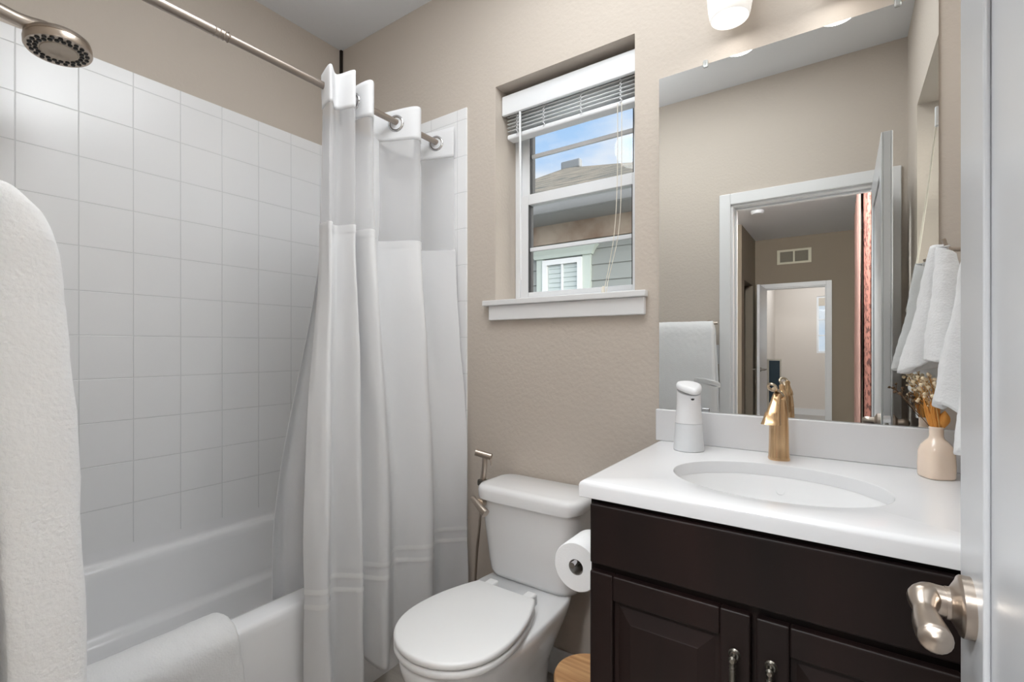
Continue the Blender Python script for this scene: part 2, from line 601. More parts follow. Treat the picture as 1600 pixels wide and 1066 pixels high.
finish('muntin', boxes((gx0, gx1, FY0 + .022, FY0 + .034, H + .797, H + .813)), M_VINYL, w1, smooth=0, bevel=.002)
for x0, x1, ya, yb, za, zb in ((gx0, gx0 + .003, FY0 + .001, FY1 - .011, H + .230, H + .597), (gx1 - .003, gx1, FY0 + .001, FY1 - .011, H + .230, H + .597),
                                (gx0, gx0 + .003, FY0 + .013, FY1 + .004, H + .64, H + .955), (gx1 - .003, gx1, FY0 + .013, FY1 + .004, H + .64, H + .955)):
    finish('gasket', boxes((x0, x1, ya, yb, za, zb)), mat('dark_grey_gasket', srgb(60, 60, 62), .6), w1, smooth=0)
finish('pane', boxes((gx0, gx1, FY0 + .015, FY0 + .018, H + .230, H + .597)), M_GLASS, w1, smooth=0)
finish('pane', boxes((gx0, gx1, FY0 + .027, FY0 + .030, H + .64, H + .955)), M_GLASS, w1, smooth=0)
finish('sill', boxes((-1.195, -0.526, YW - .030, YW, H + .166, H + .187), (WX0, WX1, YW, FY0 - .006, H + .166, H + .187)), M_TRIM, w1, smooth=0, bevel=.003)
finish('apron', boxes((-1.170, -0.533, YW - .019, YW, H + .108, H + .166)), M_TRIM, w1, smooth=0, bevel=.003)

# ------------------------------------------------------------------ blind in window 1
bl = thing('window_blind', 'white slatted blind pulled up under the window head above the toilet', 'blind', (-0.86, 1.62, WZ1))
finish('valance', boxes((-1.146, -0.574, 1.582, 1.598, H + .943, H + 1.021)), M_VINYL, bl, smooth=0, bevel=.003)
finish('head_rail', boxes((-1.140, -0.580, 1.600, 1.655, H + .985, H + 1.03)), M_VINYL, bl, smooth=0)
for k in range(7):
    z = H + .972 - k * .0145
    bm = bmesh.new()
    grid(bm, lambda u, v: Vector((-1.135 + .55 * u, 1.605 + .048 * v, z - .004 * v + .004 * sin(pi * v))), 2, 6)
    finish('slat', bm, M_VINYL, bl, solid=.003)
finish('bottom_rail', boxes((-1.137, -0.583, 1.606, 1.652, H + .852, H + .872)), M_VINYL, bl, smooth=0, bevel=.006)
for x in (-1.085, -.96, -.80, -.645):
    bm = bmesh.new()
    for z in range(8):
        zz = H + .864 + z * .0135
        tube(bm, [(x - .004, 1.604, zz), (x + .005, 1.602, zz + .007), (x - .004, 1.604, zz + .0135)], .0016, 6, 3)
    finish('ladder_cord', bm, M_VINYL, bl)
bm = bmesh.new(); cyl(bm, (-1.062, 1.594, H + .27), (-1.062, 1.590, H + .96), .0048, 8)
finish('tilt_wand', bm, M_VINYL, bl)
bm = bmesh.new()
tube(bm, [(-.655, 1.60, H + .86), (-.656, 1.60, H + .6), (-.668, 1.60, H + .4), (-.70, 1.595, H + .22), (-.71, 1.59, H + .19)], .0013, 6, 5)
tube(bm, [(-.64, 1.60, H + .86), (-.641, 1.60, H + .6), (-.652, 1.60, H + .4), (-.695, 1.595, H + .20), (-.65, 1.585, H + .19)], .0013, 6, 5)
finish('lift_cord', bm, M_CORD, bl)
bm = bmesh.new()
lathe(bm, [(.002, 0.03), (.006, .024), (.007, 0.0)], (-.705, 1.59, H + .189), 10)
finish('cord_tassel', bm, M_CORD, bl)

# ------------------------------------------------------------------ window 2 (side wall, seen in the mirror)
w2 = thing('window_2', 'white window in the side wall behind the open door', 'window', (XR + .15, .67, WZ0))
struct(w2)
sx0, sx1 = XR + .145, XR + .189
finish('frame', boxes((sx0, sx1, VY0, VY0 + .05, WZ0, WZ1), (sx0, sx1, VY1 - .05, VY1, WZ0, WZ1), (sx0, sx1, VY0 + .05, VY1 - .05, WZ1 - .05, WZ1),
                      (sx0, sx1, VY0 + .05, VY1 - .05, WZ0, WZ0 + .05), (sx0 + .004, sx1 - .004, VY0 + .05, VY1 - .05, H + .60, H + .64)), M_VINYL, w2, smooth=0, bevel=.002)
finish('pane', boxes((sx0 + .02, sx0 + .023, VY0 + .05, VY1 - .05, WZ0 + .05, WZ1 - .05)), M_GLASS, w2, smooth=0)
finish('sill', boxes((XR - .028, XR, VY0 - .04, VY1 + .04, H + .166, H + .187), (XR, sx0, VY0, VY1, H + .166, H + .187)), M_TRIM, w2, smooth=0, bevel=.003)

# ------------------------------------------------------------------ door frame and door leaf
struct(finish('trim_1', boxes((-.609, DX0 + .004, YN, YN + .016, 0, DZ + .06), (DX1 - .004, .2365, YN, YN + .016, 0, DZ + .06),
                              (DX0 + .004, DX1 - .004, YN, YN + .016, DZ - .004, DZ + .06)), M_TRIM, smooth=0, bevel=.004), 'white casing around the bathroom doorway')
struct(finish('trim_2', boxes((DX0, DX0 + .016, YN - .115, YN, 0, DZ), (DX1 - .016, DX1, YN - .115, YN, 0, DZ), (DX0 + .016, DX1 - .016, YN - .115, YN, DZ - .016, DZ),
                              (DX0 + .016, DX0 + .028, YN - .085, YN - .05, 0, DZ - .016), (DX1 - .028, DX1 - .016, YN - .085, YN - .05, 0, DZ - .016),
                              (DX0 + .028, DX1 - .028, YN - .085, YN - .05, DZ - .028, DZ - .016)), M_TRIM, smooth=0, bevel=.002), 'white door jamb with stop')
LX0, LX1, LY0, LY1, LZ = .117, .152, .034, .790, H + .815
d1 = thing('door_1', 'open white panel door with nickel lever', 'door', (.14, LY0, 0))
struct(d1)
bm = bmesh.new()
st = .116
for x0, x1 in ((LX0, LX0 + .006), (LX1 - .006, LX1)):
    box(bm, x0, x1, LY0, LY0 + st, .012, LZ); box(bm, x0, x1, LY1 - st, LY1, .012, LZ)
    box(bm, x0, x1, LY0 + st, LY1 - st, .012, .26); box(bm, x0, x1, LY0 + st, LY1 - st, LZ - .13, LZ)
box(bm, LX0 + .006, LX1 - .006, LY0, LY1, .012, LZ)
finish('leaf', bm, M_DOOR, d1, smooth=0, bevel=.0025, seg=3)
# latch plate on the edge
finish('latch_plate', boxes((LX0 + .006, LX1 - .006, LY1, LY1 + .0015, H - .332, H - .257)), M_CHROME, d1, smooth=0)
bm = bmesh.new(); box(bm, LX0 + .011, LX1 - .012, LY1 + .001, LY1 + .011, H - .305, H - .285)
finish('latch_bolt', bm, M_PEWTER, d1, bevel=.002)


def lever(side):
    s = -1 if side == 'bath' else 1
    x = LX0 if s < 0 else LX1
    yc, zc = LY1 - .062, H - .290
    bm = bmesh.new()
    M = axis_matrix((s, 0, 0))
    lathe(bm, [(.033, 0), (.033, .009), (.031, .011), (.028, .012), (.022, .0155), (.0185, .0175), (.0175, .019)], (x, yc, zc), 40, M=M)
    ros = finish('rosette', bm, M_NICKEL, d1)
    bm = bmesh.new()
    # shank, elbow and flattened grip turning back towards the hinge
    pts = [(x + s * .016, yc, zc), (x + s * .030, yc, zc + .001), (x + s * .037, yc - .002, zc + .002), (x + s * .0420, yc - .013, zc + .001),
           (x + s * .0425, yc - .030, zc - .004), (x + s * .0415, yc - .050, zc - .008), (x + s * .040, yc - .070, zc - .009), (x + s * .039, yc - .086, zc - .008)]

    def rad(t):
        if t < .40:
            return .0165 - .001 * t
        if t < .56:
            return .0160 - .034 * (t - .40)
        return .0108 + .0045 * sin(pi * (t - .56) / .56) - (.010 * sm(.92, 1.0, t))
    tube(bm, pts, rad, 20, 8)
    finish('lever_grip', bm, M_NICKEL, d1)
    bm = bmesh.new(); lathe(bm, [(.0178, 0), (.0178, .0035)], (x + s * .0185, yc, zc), 30, M=M)
    finish('collar', bm, M_NICKEL, d1)


lever('bath'); lever('out')

# ------------------------------------------------------------------ bathtub
def tub():
    prof = [(-1.387, 0.0), (-1.387, .375), (-1.3885, .392), (-1.393, .402), (-1.402, .407), (-1.462, .407), (-1.476, .404), (-1.486, .394),
            (-1.50, .35), (-1.535, .14), (-1.56, .10), (-1.62, .082), (-1.92, .082), (-1.995, .095), (-2.028, .125), (-2.045, .17),
            (-2.050, .193), (-2.058, .203), (-2.070, .207), (-2.080, .214), (-2.086, .226), (-2.103, .405), (-2.106, .424), (-2.111, .433), (-2.120, .438),
            (-2.128, .440), (-2.1345, .446), (-2.137, .455), (-2.1385, .483), (-2.1385, .487)]
    ys = [(.012, 0), (.085, 0), (.100, .12), (.118, .6), (.16, 1), (.5, 1), (1.0, 1), (1.36, 1), (1.42, .6), (1.44, .12), (1.455, 0), (1.534, 0)]
    bm = bmesh.new()
    rings = []
    for y, k in ys:
        r = []
        for i, (x, z) in enumerate(prof):
            zz = z
            if 6 <= i <= 22:
                zz = .407 + (z - .407) * k if i < 21 else .407 + (z - .407)
            r.append((x, y, zz))
        rings.append(r)
    loft(bm, rings, False, False, closed=False)
    return bm


tb = finish('bathtub', tub(), M_TUB, smooth=50)
tag(tb, 'white alcove bathtub along the tiled wall', 'bathtub')

# ------------------------------------------------------------------ shower curtain rod
rd = thing('curtain_rod', 'satin nickel tension rod above the tub carrying the shower curtain', 'curtain rod', (-1.42, YN, H + .87))
RX, RZ = -1.42, H + .87
bm = bmesh.new(); cyl(bm, (RX, .64, RZ), (RX, YN + .02, RZ), .0135)
finish('outer_tube', bm, M_STEELROD, rd)
bm = bmesh.new(); cyl(bm, (RX, .64, RZ), (RX, YW - .03, RZ), .0115)
finish('inner_tube', bm, M_STEELROD, rd)
bm = bmesh.new()
for k in range(4):
    torus(bm, (RX, .615 + k * .012, RZ), (0, 1, 0), .0128, .0018, 24, 6)
finish('joint_collar', bm, M_STEELROD, rd)
for y0, y1 in ((YN, YN + .03), (YW - .038, YW - .008)):
    bm = bmesh.new(); cyl(bm, (RX, y0, RZ), (RX, y1, RZ), .020)
    finish('end_cap', bm, M_STEELROD, rd)

# ------------------------------------------------------------------ shower curtain
TOPP = [(-1.440, .957), (-1.372, .944), (-1.402, .988), (-1.345, 1.020), (-1.475, 1.060), (-1.345, 1.090), (-1.490, 1.215), (-1.345, 1.314), (-1.490, 1.435), (-1.345, 1.514)]
BOTP = [(-1.350, .835), (-1.290, .880), (-1.368, .945), (-1.290, 1.003), (-1.364, 1.055), (-1.283, 1.105), (-1.362, 1.205), (-1.272, 1.300), (-1.358, 1.415), (-1.268, 1.512)]
TP = smooth_path([(x, y, 0) for x, y in TOPP], 22)
BP = smooth_path([(x, y, 0) for x, y in BOTP], 22)
NCU = len(TP)


def curtain_pt(i, z):
    """point on the curtain, column i, height z above camera level"""
    t = sm(0, 1, (.60 - z) / 1.22)
    p = TP[i].lerp(BP[i], t)
    s = i / (NCU - 1)
    amp = .006 * (1 - sm(.75, .9, z))
    n1 = noise.noise(Vector((s * 16, z * 2.2, 3.1)))
    n2 = noise.noise(Vector((s * 34, z * 6.0, 7.7)))
    dx = amp * (1.2 * n1 + .55 * n2)
    x = p.x + dx
    if z < -.70:
        x = max(x, -1.378)
    y = min(p.y + amp * .8 * noise.noise(Vector((s * 20, z * 3.0, 11.3))), YW - .014)
    return Vector((x, y, z + H))


def curtain_strip(z_top, z_bot, nv, off=0.0, i0=0, i1=None):
    i1 = NCU if i1 is None else i1
    bm = bmesh.new()
    V = []
    for i in range(i0, i1):
        col = []
        for j in range(nv):
            zt = z_top(i) if callable(z_top) else z_top
            zb = z_bot(i) if callable(z_bot) else z_bot
            z = zt + (zb - zt) * j / (nv - 1)
            p = curtain_pt(i, z)
            if off:
                tv = curtain_pt(min(i + 1, NCU - 1), z) - curtain_pt(max(i - 1, 0), z)
                p += Vector((tv.y, -tv.x, 0)).normalized() * off
            col.append(bm.verts.new(p))
        V.append(col)
    for a, b in zip(V[:-1], V[1:]):
        for j in range(nv - 1):
            bm.faces.new((a[j], b[j], b[j + 1], a[j + 1]))
    return bm


cu = thing('shower_curtain', 'white shower curtain with sheer top bunched at the window end of the rod', 'shower curtain', (-1.40, 1.2, H - 1.05))
xm = lambda i: (TP[i].x + 1.49) / .145
hem = lambda i: -1.045 + .03 * noise.noise(Vector((i * .04, 0, 2))) - .05 * (1 - i / NCU) - .035 * xm(i)
finish('header', curtain_strip(lambda i: .905 + .022 * xm(i), lambda i: .797 + .004 * xm(i), 10), M_CURT, cu, smooth=60, solid=.003)
finish('sheer_panel', curtain_strip(lambda i: .800 + .004 * xm(i), .398, 30), M_SHEER, cu, smooth=60)
finish('main_panel', curtain_strip(.404, hem, 110), M_CURT, cu, smooth=60, solid=.0016)
finish('seam_band', curtain_strip(.410, .384, 4, .0020), M_CURT, cu, smooth=60)
for za in (-.742, -.788):
    finish('ribbon_band', curtain_strip(za + .008, za - .008, 3, .0022), M_RIBBON, cu, smooth=60)
# liner hanging inside the tub rim
LIN_T = smooth_path([(-1.455, .972, 0), (-1.48, .990, 0), (-1.45, 1.01, 0), (-1.50, 1.09, 0), (-1.47, 1.2, 0), (-1.51, 1.32, 0), (-1.48, 1.46, 0)], 10)
LIN_B = smooth_path([(-1.526, .835, 0), (-1.552, .885, 0), (-1.528, .95, 0), (-1.556, 1.04, 0), (-1.528, 1.15, 0), (-1.556, 1.25, 0), (-1.532, 1.33, 0)], 10)


def liner():
    bm = bmesh.new()
    n = len(LIN_T)
    def fn(u, v):
        i = min(n - 1, int(round(u * (n - 1))))
        z = .80 - 1.72 * v
        t = sm(0, 1, (.5 - z) / 1.2)
        p = LIN_T[i].lerp(LIN_B[i], t)
        return Vector((p.x + .004 * noise.noise(Vector((u * 9, z * 3, 5))), p.y, z + H))
    grid(bm, fn, n, 50)
    return bm


finish('liner', liner(), M_CURT, cu, smooth=60, solid=.001)
# eyelets where the rod passes through the folds
for a in range(1, 9):
    best = min(range(a * 22, (a + 1) * 22), key=lambda i: abs(TP[i].x - RX))
    if abs(TP[best].x - RX) > .02:
        continue
    tv = (TP[min(best + 1, NCU - 1)] - TP[best - 1]).normalized()
    nrm = Vector((tv.y, -tv.x, 0))
    bm = bmesh.new(); torus(bm, (RX, TP[best].y, RZ - .006), nrm, .0275, .0060, 36, 10)
    finish('eyelet', bm, M_CHROME, cu)

# ------------------------------------------------------------------ hand shower over the tub
sh = thing('hand_shower', 'round brushed nickel hand shower with black nozzles above the tub', 'shower head', (-1.77, YN, H + .85))
SHC = Vector((-1.775, .372, H + .835))
ax = Vector((0.14, .04, -1)).normalized()
M = axis_matrix(ax)
bm = bmesh.new()
lathe(bm, [(.020, -.020), (.045, -.019), (.062, -.016), (.0690, -.009), (.0705, .000)], SHC, 48, M=M)
finish('head_shell', bm, M_NICKEL, sh)
bm = bmesh.new()
lathe(bm, [(.0705, 0), (.0690, .001), (.0715, .003), (.0715, .018), (.069, .022), (.065, .0215)], SHC, 48, M=M)
finish('face_ring', bm, M_NICKEL, sh)
bm = bmesh.new()
lathe(bm, [(.065, .0214), (.04, .0216), (.038, .0235), (.02, .0235), (.018, .0225), (.001, .0225)], SHC, 48, M=M, cap1=True)
finish('spray_face', bm, mat('satin_spray_face', srgb(176, 164, 150), .4, .8), sh)
for R, cnt, ph in ((.0585, 22, 0), (.0475, 22, .143)):
    for k in range(cnt):
        a = 2 * pi * k / cnt + ph
        bm = bmesh.new()
        c = SHC + M @ Vector((R * cos(a), R * sin(a), .021))
        lathe(bm, [(.0056, 0), (.0048, .003), (.001, .0038)], c, 8, M=M)
        finish('nozzle', bm, M_DARK, sh)
bm = bmesh.new()
tube(bm, [SHC + Vector((-.004, -.025, .024)), SHC + Vector((-.002, -.085, .026)), SHC + Vector((0, -.15, .036)), SHC + Vector((0, -.24, .046))],
     lambda t: .024 - .007 * sm(0, .3, t), 16, 8)
finish('handle', bm, M_NICKEL, sh)
bm = bmesh.new()
tube(bm, [SHC + Vector((0, -.23, .046)), SHC + Vector((0, -.29, .06)), (SHC.x, YN + .004, H + .93)], .011, 12, 6)
lathe(bm, [(.032, 0), (.03, .006), (.012, .012)], (SHC.x, YN, H + .93), 28, M=axis_matrix((0, 1, 0)))
finish('shower_arm', bm, M_NICKEL, sh)

# ------------------------------------------------------------------ towels
def terry(p, seed=0.0, amp=.004, f=38):
    n = Vector((noise.noise(p * f + Vector((seed, 0, 0))), noise.noise(p * f + Vector((0, seed + 5, 0))), noise.noise(p * f + Vector((0, 0, seed + 9)))))
    return n * amp


# bath towel on the bar beside the door
tbar = thing('towel_bar', 'satin nickel towel bar on the wall left of the doorway', 'towel bar', (-.86, YN, H + .142))
bm = bmesh.new(); cyl(bm, (-1.42, .078, H + .142), (-.606, .078, H + .142), .009, 16)
finish('bar', bm, M_NICKEL, tbar)
for x in (-1.41, -.665):
    bm = bmesh.new(); cyl(bm, (x, YN, H + .142), (x, .094, H + .142), .010, 16); cyl(bm, (x, YN, H + .142), (x, YN + .008, H + .142), .024, 24)
    finish('bracket', bm, M_NICKEL, tbar)


def thick_strip(bm, P, half, stations, place, fold=.035):
    """sweep a cloth strip with thickness: P = 2-D centre line, half(i) = half thickness,
    stations = sweep parameters, place(u, q, e) -> 3-D point; the ends close with a rounded fold"""
    m = len(P)
    N = []
    for i, p in enumerate(P):
        d = (P[min(i + 1, m - 1)] - P[max(i - 1, 0)]).normalized()
        N.append(Vector((-d.y, d.x, 0)))
    rows = []
    for u in stations:
        e = sqrt(max(0.0, 1 - (1 - min(1.0, min(u, 1 - u) / fold)) ** 2))
        k = .30 + .70 * e
        a = [bm.verts.new(place(u, P[i] + N[i] * half(i) * k)) for i in range(m)]
        b = [bm.verts.new(place(u, P[i] - N[i] * half(i) * k)) for i in range(m)]
        rows.append((a, b))
    for (a0, b0), (a1, b1) in zip(rows[:-1], rows[1:]):
        for i in range(m - 1):
            bm.faces.new((a0[i], a0[i + 1], a1[i + 1], a1[i]))
            bm.faces.new((b0[i], b1[i], b1[i + 1], b0[i + 1]))
        bm.faces.new((a0[0], a1[0], b1[0], b0[0]))
        bm.faces.new((a0[-1], b0[-1], b1[-1], a1[-1]))
    for a, b in (rows[0], rows[-1]):
        for i in range(m - 1):
            bm.faces.new((a[i], a[i + 1], b[i + 1], b[i]))


def bath_towel():
    bm = bmesh.new()
    C = [(.126, -.62), (.126, -.50), (.1255, -.35), (.121, -.20), (.114, -.05), (.106, .05), (.101, .093), (.092, .121), (.078, .133), (.064, .121), (.054, .09), (.047, .04), (.039, -.1), (.033, -.28), (.032, -.43)]
    P = smooth_path([(y, z, 0) for y, z in C], 9)
    hf = lambda i: .0275 - .0125 * sm(.45, .75, i / len(P)) + .003 * sm(-.3, 0, P[i].y) * (1 - sm(.4, .6, i / len(P)))

    def place(u, q):
        z = q.y
        x = -.622 - .70 * u + .012 * sm(.10, -.30, z) * (1 - u) - .008 * sm(.085, .17, z) * (1 - u)
        p = Vector((x, q.x + .003 * sin(u * 9 + z * 2), z + H))
        return p + terry(p, 2, .0014, 60) + terry(p, 8, .0022, 11)
    st = [.014 * k / 7 for k in range(7)] + [.014 + .972 * k / 110 for k in range(111)] + [1 - .014 * k / 5 for k in range(4, -1, -1)]
    thick_strip(bm, P, hf, st, place, .014)
    return bm


tw = finish('bath_towel', bath_towel(), M_TERRY, smooth=80)
tag(tw, 'white terry bath towel hanging on the bar left of the doorway', 'towel')


# bath mat folded over the tub rim
def tub_mat():
    bm = bmesh.new()
    cen = [(-1.512, .30), (-1.506, .36), (-1.500, .400), (-1.488, .420), (-1.465, .429), (-1.435, .431), (-1.405, .427), (-1.382, .414), (-1.371, .392), (-1.368, .34), (-1.366, .27), (-1.365, .20)]
    P = smooth_path([(x, z, 0) for x, z in cen], 6)

    def place(u, q):
        w = Vector((q.x, .655 - .47 * u + .012 * sm(.42, .25, q.y), q.y))
        return w + terry(w, 4, .0014, 60) + terry(w, 9, .002, 12)
    st = [.035 * k / 9 for k in range(9)] + [.035 + .93 * k / 64 for k in range(65)] + [1 - .035 * k / 5 for k in range(4, -1, -1)]
    thick_strip(bm, P, lambda i: .0155, st, place)
    return bm


tm = finish('bath_mat', tub_mat(), M_TERRY, smooth=80)
tag(tm, 'white terry bath mat folded over the front rim of the tub', 'bath mat')

# ------------------------------------------------------------------ toilet
TX = -.885
to = thing('toilet', 'white two piece toilet with closed lid below the window', 'toilet', (TX, 1.1, 0))


def toilet_sec(z, w, y0, y1, e=2.2, n=56):
    cy, b = (y0 + y1) / 2, (y1 - y0) / 2
    pts = []
    for i in range(n):
        t = 2 * pi * i / n
        c, s = cos(t), sin(t)
        ee = e if s < 0 else e + 1.2
        x = w * math.copysign(abs(c) ** (2 / ee), c)
        y = b * math.copysign(abs(s) ** (2 / ee), s)
        pts.append(Vector((TX + x, cy + y, z)))
    return pts


bm = bmesh.new()
loft(bm, [toilet_sec(0, .118, .93, 1.40, 2.6), toilet_sec(.02, .122, .925, 1.405, 2.6), toilet_sec(.05, .108, .94, 1.40, 2.4), toilet_sec(.12, .105, .93, 1.40), toilet_sec(.20, .116, .915, 1.41),
          toilet_sec(.27, .140, .878, 1.44), toilet_sec(.325, .159, .852, 1.47), toilet_sec(.36, .167, .840, 1.49), toilet_sec(.383, .169, .837, 1.495), toilet_sec(.391, .163, .843, 1.49)])
finish('bowl', bm, M_PORC, to, smooth=60)


def seat_outline(z, g=0.0, n=64):
    """elongated seat: square-ish back edge at the hinges, egg-shaped front"""
    pts = []
    yb, yf, wmax, wb = 1.236, .832, .168, .108
    half = []
    m = n // 2
    for k in range(m + 1):
        a = pi * k / m                     # 0 back .. pi front
        t = (1 - cos(a)) / 2
        y = yb - (yb - yf) * t
        if t < .55:
            q = t / .55
            w = wb + (wmax - wb) * sin(q * pi / 2) ** .85
        else:
            q = (t - .55) / .45
            w = wmax * sqrt(max(0, 1 - q ** 2.3))
        half.append((w, y))
    right = [(w - g if w > g else w * .5, y) for w, y in half]
    pts = [Vector((TX + .006 + w, y + (g if y < 1.0 else -g), z)) for w, y in right]
    pts += [Vector((TX + .006 - w, y + (g if y < 1.0 else -g), z)) for w, y in right[::-1]]
    return pts


def slab(z0, z1, r, crown=0.0):
    bm = bmesh.new()
    rings = [seat_outline(z0, r), seat_outline(z0 + r * .3, r * .3), seat_outline(z0 + r, 0), seat_outline(z1 - r, 0), seat_outline(z1 - r * .3, r * .3), seat_outline(z1, r)]
    R = loft(bm, rings, True, False)
    top = [v.co.copy() for v in R[-1]]
    c = Vector((TX, 1.0, z1 + crown))
    prev = R[-1]
    for s in (.75, .5, .25):
        ring = [bm.verts.new(Vector((c.x + (p.x - c.x) * s, c.y + (p.y - c.y) * s, z1 + crown * (1 - s * s)))) for p in top]
        n = len(ring)
        for i in range(n):
            bm.faces.new((prev[i], prev[(i + 1) % n], ring[(i + 1) % n], ring[i]))
        prev = ring
    bm.faces.new(prev)
    bmesh.ops.remove_doubles(bm, verts=bm.verts, dist=.0002)
    return bm


finish('seat', slab(.394, .414, .006), M_SEAT, to, smooth=50)
finish('seat_lid', slab(.417, .436, .006, .004), M_SEAT, to, smooth=50)
for dx in (-.075, .075):
    bm = bmesh.new(); box(bm, TX + dx - .018, TX + dx + .018, 1.238, 1.285, .390, .425)
    finish('hinge', bm, M_SEAT, to, bevel=.006, seg=3)


def rr(cx, cy, a, b, z, r, n=6):
    """rounded rectangle ring"""
    out = []
    for qx, qy, a0 in ((1, 1, 0), (-1, 1, 90), (-1, -1, 180), (1, -1, 270)):
        for k in range(n + 1):
            t = radians(a0 + 90 * k / n)
            out.append(Vector((cx + qx * (a - r) + r * cos(t), cy + qy * (b - r) + r * sin(t), z)))
    return out


bm = bmesh.new()
tyc = 1.43
rings = []
for z, a, y0, y1, r in ((.389, .150, 1.378, 1.505, .05), (.392, .166, 1.364, 1.515, .055), (.41, .174, 1.357, 1.521, .058), (.45, .178, 1.352, 1.524, .058), (.60, .192, 1.341, 1.526, .055), (.668, .196, 1.337, 1.527, .052)):
    rings.append(rr(TX, (y0 + y1) / 2, a, (y1 - y0) / 2, z, r, 8))
loft(bm, rings)
finish('tank', bm, M_PORC, to, smooth=60)
bm = bmesh.new()
rings = []
for z, a, g, r in ((.665, .200, 0, .052), (.670, .207, 0, .058), (.694, .209, 0, .060), (.703, .206, .003, .058), (.710, .199, .010, .052), (.713, .185, .024, .042)):
    y0, y1 = 1.325 + g, 1.531 - g * .5
    rings.append(rr(TX, (y0 + y1) / 2, a, (y1 - y0) / 2, z, r, 8))
loft(bm, rings)
finish('tank_lid', bm, M_PORC, to, smooth=60)
bm = bmesh.new()
cyl(bm, (TX - .165, 1.350, .652), (TX - .165, 1.318, .652), .015, 18)
tube(bm, [(TX - .200, 1.322, .664), (TX - .180, 1.314, .657), (TX - .152, 1.306, .642), (TX - .126, 1.302, .628)], lambda t: .0095 + .0055 * t, 16, 6)
finish('flush_lever', bm, M_NICKEL, to)

# ------------------------------------------------------------------ bidet sprayer
bs = thing('bidet_sprayer', 'brushed nickel hand bidet sprayer hanging on the side of the toilet tank', 'sprayer', (-1.115, 1.42, .69))
bx, by = -1.110, 1.415
bm = bmesh.new(); cyl(bm, (bx - .026, by - .014, .806), (bx + .032, by + .008, .792), .0125, 20)
finish('spray_nozzle', bm, M_NICKEL, bs)
bm = bmesh.new()
tube(bm, [(bx + .006, by, .795), (bx + .004, by, .75), (bx - .004, by, .70), (bx - .010, by, .665)], .0105, 14, 6)
finish('grip', bm, M_NICKEL, bs)
bm = bmesh.new()
tube(bm, [(bx + .026, by + .006, .792), (bx + .031, by + .004, .78), (bx + .034, by + .002, .762)], .0042, 8, 5)
finish('trigger', bm, M_NICKEL, bs)
bm = bmesh.new()
tube(bm, [(bx - .010, by, .668), (bx - .018, by + .01, .62), (bx - .045, by + .03, .50), (bx - .075, by + .05, .36), (bx - .095, by + .07, .20), (bx - .08, by + .10, .14)], .0055, 10, 8)
finish('hose', bm, M_NICKEL, bs)
bm = bmesh.new(); box(bm, bx - .020, bx + .016, by - .014, by + .014, .682, .705)
finish('holder', bm, M_PEWTER, bs, bevel=.004)

# ------------------------------------------------------------------ vanity cabinet
CX0, CX1, CYF = -.466, .205, .985
va = thing('vanity_cabinet', 'espresso wood vanity cabinet with two raised panel doors under the counter', 'cabinet', (-.13, 1.26, 0))
finish('carcass', boxes((CX0, CX0 + .018, CYF, YW - .004, .10, .862), (CX1 - .018, CX1, CYF, YW - .004, .10, .862), (CX0 + .018, CX1 - .018, CYF, CYF + .018, .10, .862), (CX0 + .018, CX1 - .018, YW - .012, YW - .004, .10, .862), (CX0 + .018, CX1 - .018, CYF + .018, YW - .012, .10, .118), (CX0 + .002, CX1, CYF + .06, YW - .004, 0, .10)), M_WOOD, va, smooth=0, bevel=.002)
finish('false_front', boxes((CX0 + .006, CX1 - .006, CYF - .019, CYF, .726, .856)), M_WOOD, va, smooth=0, bevel=.004, seg=3)


def raised_door(x0, x1, z0, z1, hx, name='cabinet_door'):
    y0, y1 = CYF - .020, CYF
    s = .053
    bm = boxes((x0, x0 + s, y0, y1, z0, z1), (x1 - s, x1, y0, y1, z0, z1), (x0 + s, x1 - s, y0, y1, z0, z0 + s), (x0 + s, x1 - s, y0, y1, z1 - s, z1))
    d = finish(name, bm, M_WOOD, va, smooth=0, bevel=.004, seg=3)
    bm = bmesh.new()
    a0, a1, c0, c1 = x0 + s, x1 - s, z0 + s, z1 - s
    def rect(i, y):
        return [Vector((a0 + i, y, c0 + i)), Vector((a1 - i, y, c0 + i)), Vector((a1 - i, y, c1 - i)), Vector((a0 + i, y, c1 - i))]
    loft(bm, [rect(0, y1 - .002), rect(0, y0 + .012), rect(.010, y0 + .012), rect(.038, y0 + .002), rect(.040, y0 + .001)])
    p = finish('raised_panel', bm, M_WOOD, va, smooth=0, bevel=.0008)
    p.parent = d
    p.matrix_parent_inverse = Matrix.Identity(4)
    bm = bmesh.new()
    M = axis_matrix((0, -1, 0))
    zt = H - .569
    lathe(bm, [(.0105, 0), (.0105, .002), (.008, .004), (.0075, .006), (.005, .007), (.0045, .016), (.0065, .019), (.007, .023), (.004, .027)], (hx, y0, zt), 24, M=M)
    tube(bm, [(hx, y0 - .021, zt - .002), (hx, y0 - .022, zt - .014), (hx, y0 - .023, zt - .03), (hx, y0 - .024, zt - .055), (hx, y0 - .023, zt - .082), (hx, y0 - .02, zt - .098)],
         lambda t: .0042 + .0016 * sin(pi * t), 12, 6)
    lathe(bm, [(.0105, 0), (.0105, .002), (.008, .004), (.0045, .007), (.0045, .02), (.003, .024)], (hx, y0, zt - .098), 20, M=M)
    for k in range(3):
        torus(bm, (hx, y0 - .022, zt - .012 - .006 * k), (0, 0, 1), .0048, .0012, 16, 6)
    h = finish('pull', bm, M_PEWTER, va)
    h.parent = d
    h.matrix_parent_inverse = Matrix.Identity(4)
    return d


raised_door(CX0 + .006, -.1395, .115, .709, -.166)
raised_door(-.1305, CX1 - .006, .115, .709, -.106)

